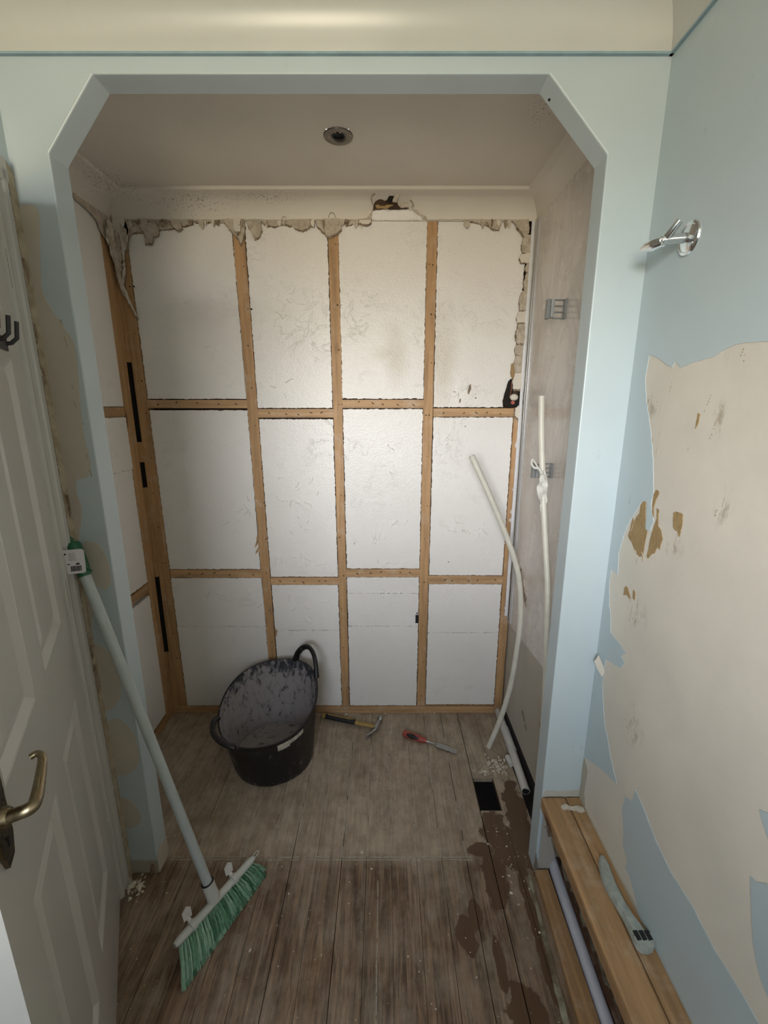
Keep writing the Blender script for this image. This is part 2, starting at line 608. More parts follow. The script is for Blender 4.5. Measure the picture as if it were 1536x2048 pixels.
# the few slits and nicks in that patch
bm = bmesh.new()
for (u, v, h) in ((-.790, 1.728, .022), (-.787, 1.690, .03), (-.787, 1.61, .006), (-.788, 1.575, .012), (-.789, 1.535, .018), (-.780, 1.40, .014), (-.777, 1.36, .020), (-.776, 1.48, .004), (-.782, 1.13, .010)):
    slab([(u - .002, v), (u + .001, v + .001), (u + .0035, v - h * .7), (u + .003, v - h)], .0018, (0, YF, 0), bm=bm)
obj('nick', bm, CHIP, wa, kind='stuff')
# base of left pier
bm = slab(jagpoly([(-.846, .004), (-.757, .004), (-.757, .055), (-.846, .055)], .012, .0015, 3), .004, (0, YF, 0))
obj('bare_base', bm, m_plaster('dirty_base_plaster', (.40, .37, .31)), wa)
bm = slab(jagpoly([(YF, .0), (YR, .0), (YR, .075), (YF + .02, .09), (YF, .06)], .012, .0015, 5), .002, (-.757, 0, 0), (0, 1, 0), (0, 0, 1))
obj('bare_base', bm, PT, wa)
obj('dark_stain', slab([(-.785, .0), (-.762, .0), (-.764, .03), (-.775, .045), (-.782, .03)], .005, (0, YF, 0)), TORN_D, wa)
# cream strip and raw board at the foot of the right pier
obj('bare_strip', slab(jagpoly([(.503, .312), (.622, .312), (.622, .338), (.56, .333), (.515, .335)], .01, .0018, 9), .0015, (0, YF, 0)), m_plaster('bare_strip_plaster', (.50, .48, .42)), wa)
BOARD = m_plaster('bare_painted_board', (.46, .42, .36))
bm = slab([(.515, .0), (.548, .0), (.562, .045), (.573, .075), (.578, .11), (.592, .14), (.622, .16), (.622, .312), (.515, .312)], .010, (0, YF + .014, 0))
obj('pier_board', bm, BOARD, wa)
bm = tube(smoothpath([(.520, YF + .003, .213), (.530, YF + .003, .205), (.528, YF + .003, .192), (.520, YF + .003, .184), (.532, YF + .003, .182)], 4), .0011, seg=5)
obj('scribble', bm, CHIP, wa)
bm = bmesh.new()
for (a, b, c, d_) in ((.500, .010, .507, .085), (.506, .006, .512, .060)):
    slab(jagpoly([(a, b), (c, b), (c + .001, (b + d_) / 2), (a + .002, d_)], .01, .002, 2), .003, (0, YF, 0), bm=bm)
obj('split_edge', bm, m_torn('split_board_edge', (.32, .28, .22), (.12, .09, .06), 60), wa)
obj('nail_hole', tube([(.357 + .017, YF + .035, 2.2), (.357 + .0165, YF + .035, 2.198)], .003, seg=8), VOID, wa)

# ---- back wall of the alcove: studs, noggins, insulation
wb = thing('wall_back', 'stripped rear wall of the alcove showing pine studs and white polystyrene insulation between them', 'wall', kind='structure')
obj('cavity', box(AL - .05, AR + .05, YB + .048, YB + .058, 0, 2.45), CAVB, wb)


def stud(x0b, x1b, x0t, x1t, z0, z1, y0=YB, dep=.047, m=PINE_Z, parent=wb, name='stud'):
    bm = bmesh.new()
    n_ = 14
    L = [(x0b + (x0t - x0b) * i / n_ + R.uniform(-.0006, .0006), z0 + (z1 - z0) * i / n_) for i in range(n_ + 1)]
    Rr = [(x1b + (x1t - x1b) * i / n_ + R.uniform(-.0006, .0006), z0 + (z1 - z0) * i / n_) for i in range(n_ + 1)]
    slab(L + Rr[::-1], -dep, (0, y0, 0), bm=bm)
    return obj(name, bm, m, parent)


stud(-1.066, -1.010, -1.066, -1.028, 0, 2.30)
stud(-.571, -.535, -.602, -.556, .038, 2.26)
stud(-.215, -.180, -.224, -.183, .038, 2.26)
stud(.166, .207, .169, .209, .038, 2.26)
stud(.561, .598, .561, .598, .0, 1.52)
obj('sole_plate', B(bmesh.new(), -1.074, .598, YB - .004, YB + .046, .0, .036, .002), PINE_X, wb)
for (x0, x1, z0, z1) in ((-1.022, -.590, 1.517, 1.552), (-.550, -.220, 1.477, 1.514), (-.183, .169, 1.517, 1.553), (.211, .561, 1.481, 1.517),
                         (-1.012, -.580, .736, .775), (-.541, -.217, .700, .736), (-.181, .168, .740, .778), (.208, .561, .705, .745)):
    obj('noggin', B(bmesh.new(), x0, x1, YB + .001, YB + .046, z0, z1, .001), PINE_X, wb)
# nail holes and nails in the timber
nb = bmesh.new()
for (xs, zr) in ((-.555, (.4, 2.1)), (-.199, (.15, 2.15)), (.19, (.1, 2.1)), (-1.04, (.3, 2.0))):
    for z in [zr[0] + (zr[1] - zr[0]) * k / 10 + R.uniform(-.03, .03) for k in range(11)]:
        xx = xs - (z - 1.2) * (.014 if xs == -.555 else .003) + R.uniform(-.010, .010)
        for k in range(R.choice((1, 1, 2))):
            tube([(xx + k * .014, YB - .0015, z + k * R.uniform(-.004, .004)), (xx + k * .014 + R.uniform(-.002, .002), YB + .004, z - .001)], R.uniform(.0017, .0032), nb, 6)
for (x0, x1, z) in ((-1.0, -.6, 1.533), (-.53, -.24, 1.496), (-.16, .15, 1.538), (.23, .54, 1.498), (-.98, -.6, .757), (-.52, -.24, .719), (-.16, .15, .760), (.24, .54, .724)):
    for k in range(5):
        x = x0 + (x1 - x0) * (k + R.uniform(.2, .8)) / 5
        z_ = z + R.uniform(-.006, .006)
        tube([(x, YB - .001, z_), (x + R.uniform(.006, .012), YB - .0016, z_ + R.choice((-1, 1)) * R.uniform(.003, .007))], .0016, nb, 5)
obj('nail_mark', nb, VOID, wb, kind='stuff')

# insulation panels: x0b,x1b,x0t,x1t,z0,z1
FO = []
G = .0034
def foam(parent, corners, origin, U, V, dep=-.040, amp=.0026, seed=0, name='insulation_panel'):
    P_ = jagpoly(corners, .0075, amp, seed)
    bm_ = slab(P_, dep, origin, U, V)
    return obj(name, bm_, FOAM, parent)
fz = YB + .0035
def fb(x0b, x1b, x0t, x1t, z0, z1, s):
    foam(wb, [(x0b + G, z0), (x1b - G, z0), (x1t - G, z1), (x0t + G, z1)], (0, fz + R.uniform(-.001, .0015), 0), (1, 0, 0), (0, 0, 1), seed=s)
fb(-1.010, -.571, -1.014, -.575, .040, .4800, 1)
fb(-1.014, -.575, -1.017, -.581, .4812, .733, 2)
fb(-1.017, -.582, -1.022, -.591, .778, 1.508, 3)
fb(-1.022, -.592, -1.028, -.602, 1.556, 2.262, 4)
fb(-.535, -.215, -.538, -.217, .040, .460, 5)
fb(-.538, -.217, -.541, -.218, .4612, .698, 6)
fb(-.542, -.218, -.550, -.221, .740, 1.470, 7)
fb(-.551, -.221, -.556, -.224, 1.518, 2.262, 8)
fb(-.180, .166, -.180, .167, .040, .4830, 9)
fb(-.180, .167, -.181, .167, .4842, .655, 10)
fb(-.181, .167, -.181, .167, .6562, .737, 11)
fb(-.181, .168, -.183, .169, .782, 1.513, 12)
fb(.207, .561, .208, .561, .046, .4480, 13)
fb(.208, .561, .208, .561, .4492, .702, 14)
fb(.208, .561, .210, .561, .748, 1.478, 15)
# top pieces with their broken outlines
foam(wb, [(-.181, 1.557), (.167, 1.557), (.168, 2.235), (.150, 2.262), (.120, 2.280), (.06, 2.288), (-.010, 2.284), (-.045, 2.262), (-.062, 2.235), (-.183, 2.235)], (0, fz - .003, 0), (1, 0, 0), (0, 0, 1), seed=16)
foam(wb, [(.212, 1.521), (.512, 1.521), (.508, 1.548), (.520, 1.580), (.528, 1.630), (.545, 1.640), (.553, 1.80), (.560, 1.92), (.566, 2.10), (.566, 2.23), (.211, 2.24)], (0, fz, 0), (1, 0, 0), (0, 0, 1), seed=17)
# dried adhesive smears and dents on the insulation
for (cx, cz, w, h, k) in ((-.42, .82, .22, .09, 9), (-.45, 1.02, .20, .16, 10), (-.36, 1.16, .22, .12, 9), (-.68, 1.02, .14, .14, 8), (-.62, 1.10, .07, .07, 5), (.02, .80, .10, .02, 4), (-.03, .93, .09, .10, 5),
                          (.04, .99, .12, .02, 5), (.04, 1.30, .07, .14, 3), (.26, 1.36, .06, .1, 4), (.35, .99, .18, .04, 8), (.44, .98, .06, .05, 4), (-.40, 1.90, .05, .2, 2), (-.74, 1.85, .10, .3, 5), (.33, 1.60, .12, .04, 3),
                          (-.35, .58, .22, .14, 7), (-.72, .62, .26, .12, 7), (-.02, 2.0, .03, .12, 1), (-.42, 1.60, .14, .08, 3)):
    bm = bmesh.new()
    for q in range(k):
        x = cx + R.uniform(-.5, .5) * w; z = cz + R.uniform(-.5, .5) * h
        a = R.uniform(0, 6.28); L = R.uniform(.010, .030)
        pth = [(x, fz - .001, z)]
        for j in range(4):
            a += R.uniform(-.8, .8)
            pth.append((pth[-1][0] + math.cos(a) * L * .4, fz - .0012, pth[-1][2] + math.sin(a) * L * .4))
        tube(smoothpath(pth, 2), [R.uniform(.0016, .0052) for _ in range(9)], bm, 6, flat=.6)
    obj('adhesive_smear', bm, FOAM, wb, smooth=True, kind='stuff')
obj('plaster_mark', slab([(.356, 1.590), (.362, 1.612), (.368, 1.618), (.370, 1.600), (.362, 1.575), (.356, 1.578)], .003, (0, fz - .001, 0)), TORN_D, wb)
for (x, z, a, b) in ((.325, 1.548, .006, .018), (.392, 1.560, .006, .006), (.30, 1.585, .012, .003), (.352, 1.44, .004, .006), (-.14, .905, .003, .010), (.30, .815, .006, .006)):
    obj('dent', tube([(x, fz - .0022, z), (x, fz + .001, z)], [a * .55, a * .4], seg=8, flat=b / a), TORN_D, wb)

obj('metal_clip', B(bmesh.new(), .150, .164, YB - .004, YB + .001, .503, .545, .001), BLK, wb)
obj('metal_clip', B(bmesh.new(), .152, .162, YB - .006, YB - .004, .552, .560, .001), STEEL, wb)
for pts in ([(-.585, .955), (-.592, .93), (-.590, .905), (-.583, .92)], [(-.586, .93), (-.598, .905), (-.602, .885), (-.590, .900)], [(-.580, .90), (-.597, .872), (-.603, .853), (-.588, .868)], [(-.53, .47), (-.522, .462), (-.528, .43), (-.534, .44)]):
    obj('splinter', slab(pts, .003, (0, YB - .001, 0)), PINE_Z, wb)

# torn plasterboard edge hanging under the coving
def flake(pts, y=YB - .006, th=.006, m=TORN, parent=wb, name='torn_plaster', sd=0, tilt=0):
    P_ = jagpoly(pts, .007, .0032, sd)
    bm_ = slab(P_, -th, (0, y, 0))
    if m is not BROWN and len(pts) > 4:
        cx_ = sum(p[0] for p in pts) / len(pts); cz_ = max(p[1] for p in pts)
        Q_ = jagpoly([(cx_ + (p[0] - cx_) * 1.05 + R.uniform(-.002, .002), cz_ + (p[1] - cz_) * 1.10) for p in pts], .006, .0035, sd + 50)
        obj('broken_core_shade', slab(Q_, -.004, (0, y + .0045, 0)), TORN_D, parent)  # larger dark copy behind the flake: broken core plus a painted shadow edge
    if tilt:
        c_ = Vector((sum(p[0] for p in pts) / len(pts), y, max(p[1] for p in pts)))
        bmesh.ops.rotate(bm_, verts=bm_.verts, cent=c_, matrix=Matrix.Rotation(tilt, 3, 'X'))
    return obj(name, bm_, m, parent)
ZC = 2.238
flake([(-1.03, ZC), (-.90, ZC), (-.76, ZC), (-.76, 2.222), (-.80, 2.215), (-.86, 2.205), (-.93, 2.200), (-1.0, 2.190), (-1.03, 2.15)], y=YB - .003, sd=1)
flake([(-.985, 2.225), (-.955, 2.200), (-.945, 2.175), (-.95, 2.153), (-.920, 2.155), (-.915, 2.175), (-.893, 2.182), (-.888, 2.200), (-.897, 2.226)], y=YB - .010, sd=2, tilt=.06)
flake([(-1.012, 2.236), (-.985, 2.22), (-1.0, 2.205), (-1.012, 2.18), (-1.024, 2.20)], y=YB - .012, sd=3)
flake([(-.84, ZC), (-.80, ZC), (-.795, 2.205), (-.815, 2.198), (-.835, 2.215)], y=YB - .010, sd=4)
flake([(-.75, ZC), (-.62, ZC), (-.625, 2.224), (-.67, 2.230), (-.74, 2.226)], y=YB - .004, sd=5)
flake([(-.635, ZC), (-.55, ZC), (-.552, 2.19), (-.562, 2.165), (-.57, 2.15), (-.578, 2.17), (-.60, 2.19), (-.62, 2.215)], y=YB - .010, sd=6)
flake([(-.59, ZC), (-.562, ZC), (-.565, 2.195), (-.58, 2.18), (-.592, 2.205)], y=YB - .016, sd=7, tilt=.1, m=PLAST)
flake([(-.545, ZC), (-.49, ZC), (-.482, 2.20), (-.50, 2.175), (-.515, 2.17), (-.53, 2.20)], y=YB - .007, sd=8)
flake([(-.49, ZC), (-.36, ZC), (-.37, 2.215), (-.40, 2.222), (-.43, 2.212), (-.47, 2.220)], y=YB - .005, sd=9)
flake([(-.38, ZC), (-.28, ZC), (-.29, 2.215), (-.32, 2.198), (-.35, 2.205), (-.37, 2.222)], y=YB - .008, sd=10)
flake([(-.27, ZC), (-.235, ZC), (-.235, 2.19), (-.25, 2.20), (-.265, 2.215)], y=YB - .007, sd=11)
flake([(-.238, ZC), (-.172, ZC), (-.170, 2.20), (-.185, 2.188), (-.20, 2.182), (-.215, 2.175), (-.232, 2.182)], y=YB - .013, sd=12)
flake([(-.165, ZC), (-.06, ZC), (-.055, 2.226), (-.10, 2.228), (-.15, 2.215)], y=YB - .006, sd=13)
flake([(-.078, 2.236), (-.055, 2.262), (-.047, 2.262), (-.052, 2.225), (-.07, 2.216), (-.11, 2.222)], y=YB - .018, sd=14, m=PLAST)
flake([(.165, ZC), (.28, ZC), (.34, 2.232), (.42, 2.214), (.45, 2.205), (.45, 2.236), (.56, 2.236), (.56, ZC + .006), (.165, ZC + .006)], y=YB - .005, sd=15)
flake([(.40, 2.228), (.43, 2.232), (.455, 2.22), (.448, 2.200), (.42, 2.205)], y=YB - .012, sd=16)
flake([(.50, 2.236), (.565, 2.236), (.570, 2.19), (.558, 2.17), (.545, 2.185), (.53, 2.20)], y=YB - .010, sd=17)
for q in range(64):
    x = R.uniform(-1.0, .55)
    if -.05 < x < .17 or (.17 < x < .38 and R.random() < .7):
        continue
    w, h = R.uniform(.006, .022), R.uniform(.008, .024)
    pts = [(x - w / 2, ZC - R.uniform(0, .012)), (x + w / 2, ZC - R.uniform(0, .010)), (x + w * R.uniform(.2, .5), ZC - .012 - h * R.uniform(.4, .9)), (x + w * R.uniform(-.3, .2), ZC - .014 - h), (x - w * R.uniform(.3, .6), ZC - .012 - h * .5)]
    bm_ = slab(jagpoly(pts, .005, .002, q + 90), -R.uniform(.002, .005), (0, YB - R.uniform(.012, .020), 0))
    bmesh.ops.rotate(bm_, verts=bm_.verts, cent=(x, YB - .01, ZC - .005), matrix=Matrix.Rotation(R.uniform(-.1, .45), 3, 'X') @ Matrix.Rotation(R.uniform(-.3, .3), 3, 'Z'))
    obj('torn_curl', bm_, R.choice((TORN, TORN, PLAST, TORN_D)), wb)
# cracked plaster lumps up the right edge
zz = 2.18
k = 20
while zz > 1.66:
    h = R.uniform(.03, .075); w0 = .552 + R.uniform(-.014, .010)
    if 1.99 < zz < 2.11:
        w0 = .566
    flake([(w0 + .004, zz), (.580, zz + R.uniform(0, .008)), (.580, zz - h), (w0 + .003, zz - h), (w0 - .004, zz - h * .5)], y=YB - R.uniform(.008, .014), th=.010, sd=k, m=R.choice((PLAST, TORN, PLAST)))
    zz -= h + R.uniform(.001, .006)
    k += 1
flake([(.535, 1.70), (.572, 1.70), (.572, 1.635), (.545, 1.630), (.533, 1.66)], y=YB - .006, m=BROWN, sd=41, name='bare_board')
obj('dark_hole', slab(jagpoly([(.510, 1.53), (.512, 1.57), (.524, 1.62), (.535, 1.638), (.572, 1.632), (.575, 1.60), (.574, 1.525), (.54, 1.520)], .008, .002, 3), .004, (0, YB - .0005, 0)), VOID, wb)
obj('hole_lath', B(bmesh.new(), .548, .568, YB - .006, YB - .002, 1.566, 1.628), CAVB, wb)
obj('hole_wire', tube([(.536, YB - .006, 1.56), (.541, YB - .006, 1.60), (.540, YB - .006, 1.625)], .0016, seg=6), m_torn('rusty_wire', (.45, .16, .08), (.3, .1, .05)), wb)
o = obj('plaster_lump', tube(smoothpath([(.538, YB - .012, 1.556), (.55, YB - .014, 1.562), (.566, YB - .012, 1.560)], 3), [.008, .011, .014, .015, .014, .012, .008], seg=10), PLAST, wb, smooth=True)
obj('copper_end', tube([(.548, YB - .018, 1.540), (.548, YB - .005, 1.541)], .0075, seg=12), m_torn('red_pipe_cap', (.55, .17, .12), (.45, .12, .09)), wb)
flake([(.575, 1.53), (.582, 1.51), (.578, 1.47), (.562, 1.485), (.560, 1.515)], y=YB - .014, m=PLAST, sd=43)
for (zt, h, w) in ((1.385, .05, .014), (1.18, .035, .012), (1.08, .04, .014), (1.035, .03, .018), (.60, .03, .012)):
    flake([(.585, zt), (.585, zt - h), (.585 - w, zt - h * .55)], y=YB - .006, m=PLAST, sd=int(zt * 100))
# hole torn up into the coving
settle(wb)

# ---- left side wall of the alcove
wl = thing('wall_alcove_left', 'stripped left side wall of the alcove with pine stud and white insulation', 'wall', kind='structure')
UY, VZ = (0, 1, 0), (0, 0, 1)
obj('cavity', box(AL - .06, AL - .05, YR - .02, YB + .05, 0, 2.45), CAVB, wl)
def ystud(y0b, y1b, y0t, y1t, z0, z1, m=PINE_Z, name='stud', x=AL):
    n_ = 14
    L = [(y0b + (y0t - y0b) * i / n_ + R.uniform(-.0006, .0006), z0 + (z1 - z0) * i / n_) for i in range(n_ + 1)]
    Rr = [(y1b + (y1t - y1b) * i / n_ + R.uniform(-.0006, .0006), z0 + (z1 - z0) * i / n_) for i in range(n_ + 1)]
    return obj(name, slab(L + Rr[::-1], -.046, (x, 0, 0), UY, VZ), m, wl)
ystud(1.868, 1.926, 1.862, 1.926, 0, 2.30)
obj('sole_plate', B(bmesh.new(), AL - .046, AL + .004, YR, YB - .02, 0, .030, .002), PINE_Y, wl)
obj('noggin', B(bmesh.new(), AL - .046, AL - .001, YR, 1.866, 1.483, 1.521, .001), PINE_Y, wl)
o = obj('noggin', slab([(1.30, .683), (1.868, .702), (1.868, .740), (1.30, .722)], -.046, (AL + .002, 0, 0), UY, VZ), PINE_Y, wl)
for i, (z0, z1, s) in enumerate(((.033, .680, 1), (.745, 1.262, 2), (1.264, 1.480, 3), (1.524, 2.262, 4))):
    foam(wl, [(YR + .002, z0), (1.866, z0 + (.02 if i == 0 else 0)), (1.862, z1), (YR + .002, z1)], (AL + .0015 - .003 * (i % 2), 0, 0), UY, VZ, seed=s)
# filler laths in the slit between the two corner studs
for (z0, z1) in ((1.705, 2.26), (1.285, 1.372), (.745, 1.170), (0, .345)):
    obj('corner_lath', box(AL - .004, AL + .0135, 1.927, 1.944, z0, z1), PINE_Z, wl)
obj('corner_gap', box(AL - .03, AL + .01, 1.943, 1.975, 0, 2.26), VOID, wl)
# torn paper in the top left corner
def yflake(pts, x=AL + .006, th=.005, m=TORN, sd=0):
    return obj('torn_plaster', slab(jagpoly(pts, .007, .003, sd), th, (x, 0, 0), UY, VZ), m, wl)
yflake([(1.62, ZC), (1.93, ZC), (1.93, 2.10), (1.90, 2.12), (1.88, 2.15), (1.855, 2.165), (1.835, 2.20), (1.80, 2.21), (1.70, 2.226)], sd=1)
for q in range(26):
    y, z = R.uniform(1.84, 1.93), R.uniform(2.04, 2.22)
    if z < 2.2 - (y - 1.84) * 1.6:
        continue
    w, h = R.uniform(.008, .024), R.uniform(.02, .06)
    bm_ = slab(jagpoly([(y, z), (y + w, z - .004), (y + w * .8, z - h * .7), (y + w * .4, z - h), (y - .002, z - h * .5)], .006, .0025, q + 200), .003, (AL + R.uniform(.010, .026), 0, 0), UY, VZ)
    bmesh.ops.rotate(bm_, verts=bm_.verts, cent=(AL + .015, y, z), matrix=Matrix.Rotation(R.uniform(-.5, .5), 3, 'Z') @ Matrix.Rotation(R.uniform(-.2, .2), 3, 'X'))
    obj('torn_curl', bm_, R.choice((TORN, PLAST, TORN, TORN_D)), wl)
yflake([(1.895, 2.20), (1.935, 2.20), (1.935, 1.985), (1.915, 2.02), (1.905, 2.07), (1.885, 2.10)], x=AL + .014, sd=2, m=PLAST)
yflake([(1.88, 2.16), (1.92, 2.14), (1.93, 1.96), (1.91, 1.99), (1.90, 2.05)], x=AL + .020, sd=3)
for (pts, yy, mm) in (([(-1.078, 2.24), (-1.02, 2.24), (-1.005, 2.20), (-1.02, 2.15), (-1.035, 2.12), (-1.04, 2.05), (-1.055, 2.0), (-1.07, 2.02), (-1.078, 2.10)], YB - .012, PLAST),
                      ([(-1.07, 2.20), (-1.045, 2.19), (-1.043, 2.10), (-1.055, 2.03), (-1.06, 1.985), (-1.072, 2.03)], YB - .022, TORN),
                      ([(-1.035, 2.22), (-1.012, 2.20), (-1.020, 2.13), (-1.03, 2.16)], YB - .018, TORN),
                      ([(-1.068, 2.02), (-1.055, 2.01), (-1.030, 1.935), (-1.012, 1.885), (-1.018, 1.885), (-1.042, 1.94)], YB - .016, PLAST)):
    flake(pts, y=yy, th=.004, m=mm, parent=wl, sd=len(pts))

# ---- right side wall of the alcove
wr = thing('wall_alcove_right', 'right side wall of the alcove clad with a greyish marble effect panel above bare plaster', 'wall', kind='structure')
APL = m_plaster('alcove_bare_plaster', (.50, .455, .385))
obj('plaster', box(AR + .004, AR + .05, YR - .02, YB + .05, .045, 2.45), APL, wr)
bm = slab(jagpoly([(YR, .586), (1.45, .566), (1.68, .540), (1.935, .506), (1.935, 2.236), (YR, 2.236)], .03, .0006, 1), -.008, (AR + .006, 0, 0), UY, VZ)
obj('marble_panel', bm, MARBLE, wr)
o = obj('torn_edge', slab(jagpoly([(1.86, .825), (1.835, .80), (1.80, .77), (1.74, .735), (1.70, .70), (1.705, .735), (1.76, .79), (1.80, .835)], .008, .004, 2), -.003, (AR - .0015, 0, 0), UY, VZ), TORN_D, wr)
obj('torn_edge', slab(jagpoly([(1.78, .83), (1.74, .80), (1.72, .755), (1.745, .78), (1.775, .81)], .008, .004, 5), -.004, (AR - .0025, 0, 0), UY, VZ), TORN, wr)
for (y0, z0, s) in ((1.62, .215, 1), (1.42, .31, 2), (1.36, .25, 4)):
    obj('torn_edge', slab(jagpoly([(y0, z0), (y0 + .035, z0 + .02), (y0 + .03, z0 + .006), (y0 - .03, z0 - .03)], .008, .003, s), -.003, (AR + .003, 0, 0), UY, VZ), TORN_D, wr)
obj('dark_slot', box(AR - .001, AR + .05, YR, YB + .05, .0, .05), VOID, wr)
obj('panel_smear', slab(jagpoly([(1.27, .52), (1.31, .55), (1.42, .50), (1.40, .47), (1.33, .49)], .01, .003, 7), -.001, (AR + .0045, 0, 0), UY, VZ), PLAST, wr)

# ---- room walls
wrr = thing('wall_right', 'right wall of the room with blue paint and a large stripped area of cream plaster', 'wall', kind='structure')
obj('plaster', box(XR, XR + .08, -1.33, YR, .0, 2.5), PLAST, wrr)
X_ = XR
def yz(pts, th, m, name, x=XR, sd=0, step=.012, amp=.0016, parent=wrr):
    return obj(name, slab(jagpoly(pts, step, amp, sd), -th * -1, (x, 0, 0), UY, VZ), m, parent)
edge = [(.60, 1.615), (.68, 1.617), (.754, 1.624), (.791, 1.628), (.823, 1.628), (.868, 1.614), (.929, 1.608), (.962, 1.602), (.982, 1.616), (.991, 1.604), (1.009, 1.611), (1.05, 1.631), (1.083, 1.64), (1.086, 1.584), (1.071, 1.537),
        (1.036, 1.469), (1.010, 1.40), (.993, 1.335), (.994, 1.299), (.976, 1.265), (.985, 1.238), (1.001, 1.238), (1.012, 1.305), (1.035, 1.295), (1.066, 1.25), (1.087, 1.206), (1.102, 1.146), (1.093, 1.086), (1.125, 1.089), (1.13, 1.055), (1.118, 1.0), (1.098, .952), (1.09, .919), (1.047, .914),
        (1.01, .906), (1.028, .886), (1.009, .879), (1.024, .851), (1.097, .833), (1.098, .75), (1.065, .661), (1.01, .585), (.968, .54), (1.055, .509), (1.136, .469), (YF, .44)]
bm = bmesh.new()
full = [(YF, 2.5), (-1.33, 2.5), (-1.33, 1.45), (-.6, 1.47), (.0, 1.56), (.35, 1.60)]
P_ = []
for i in range(len(edge) - 1):
    P_ += jag(edge[i], edge[i + 1], .012, .0022, i)
P_.append(edge[-1])
slab(full + P_, -.0012, (XR, 0, 0), UY, VZ, bm=bm)
obj('blue_paper_layer', bm, BLUE, wrr)
yz([(.958, .565), (.925, .545), (.899, .558), (.893, .600), (.86, .588), (.825, .569), (.785, .552), (.745, .540), (.70, .540), (.666, .541), (.608, .527), (.549, .529), (.40, .52), (.2, .50), (-.2, .45), (-.2, .312), (.69, .312), (.81, .314), (.834, .343), (.856, .36), (.884, .365), (.877, .39), (.906, .41), (.912, .453), (.93, .50)][1:], -.0012, BLUE, 'blue_paper_layer', sd=3, amp=.002)
yz([(.590, .872), (.560, .835), (.50, .80), (.45, .84), (.5, .93)], -.0012, BLUE, 'blue_paper_layer', sd=4)
yz([(.578, .747), (.565, .750), (.549, .768), (.45, .76), (.30, .72), (.30, .55), (.45, .57), (.515, .595), (.526, .606), (.549, .646), (.561, .685)], -.0012, BLUE, 'blue_paper_layer', sd=5)
for i, p in enumerate(([(1.0231, 1.3031), (1.0154, 1.3005), (1.0112, 1.2732), (1.0039, 1.2466), (.9953, 1.2461), (.9952, 1.2261), (.9967, 1.2026), (.997, 1.1734), (1.0099, 1.166), (1.0231, 1.1688), (1.0291, 1.1833), (1.0319, 1.1734), (1.0449, 1.1843), (1.0613, 1.1974), (1.0597, 1.2132), (1.0531, 1.2361), (1.0517, 1.2455), (1.0465, 1.2557), (1.0348, 1.2703), (1.0347, 1.2906)],
                       [(.9832, 1.3372), (.9717, 1.3341), (.9728, 1.3245), (.9798, 1.3136), (.9836, 1.2964), (.9789, 1.2728), (.9856, 1.2725), (.99, 1.3005), (.9913, 1.3249)],
                       [(.9713, 1.2965), (.9619, 1.2933), (.9621, 1.2797), (.958, 1.259), (.9456, 1.2516), (.9349, 1.2332), (.9392, 1.2196), (.9412, 1.2066), (.9487, 1.211), (.9555, 1.1935), (.9655, 1.1886), (.9778, 1.1729), (.9837, 1.178), (.9804, 1.1935), (.9797, 1.2194), (.9733, 1.2493), (.9672, 1.2703)],
                       [(1.0601, 1.2523), (1.0542, 1.2448), (1.0611, 1.2189), (1.06, 1.1917), (1.0703, 1.2009), (1.065, 1.2238)],
                       [(.9145, 1.2993), (.9061, 1.3044), (.893, 1.3045), (.8844, 1.3041), (.8804, 1.2827), (.8827, 1.2695), (.8822, 1.2595), (.8845, 1.2537), (.8926, 1.2641), (.9003, 1.2645), (.9069, 1.2678)],
                       [(1.0507, 1.073), (1.0393, 1.0715), (1.0241, 1.0529), (1.0255, 1.0475), (1.0401, 1.052), (1.0553, 1.0452), (1.0562, 1.0609)],
                       [(1.0145, 1.0791), (1.0069, 1.0731), (1.0044, 1.0541), (1.0129, 1.0549), (1.0169, 1.0718)],
                       [(.888, 1.510), (.881, 1.506), (.884, 1.486), (.889, 1.478)])):
    yz(p, -.0009, BROWN, 'exposed_brown_board', sd=i + 10, step=.005, amp=.0012)
bm = bmesh.new()
tube([(XR - .001, 1.0035, 1.180), (XR - .001, .996, 1.172), (XR - .001, .994, 1.160)], .0016, bm, 6)
obj('nail_mark', bm, CHIP, wrr)
# curled paper flap
bm = slab([(1.120, .834), (1.100, .806), (1.096, .790), (1.101, .775), (1.118, .79), (1.13, .808)], -.001, (XR - .0014, 0, 0), UY, VZ)
bmesh.ops.rotate(bm, verts=bm.verts, cent=(XR, 1.098, .80), matrix=Matrix.Rotation(.5, 3, 'Z'))
obj('paper_flap', bm, PLAST, wrr)
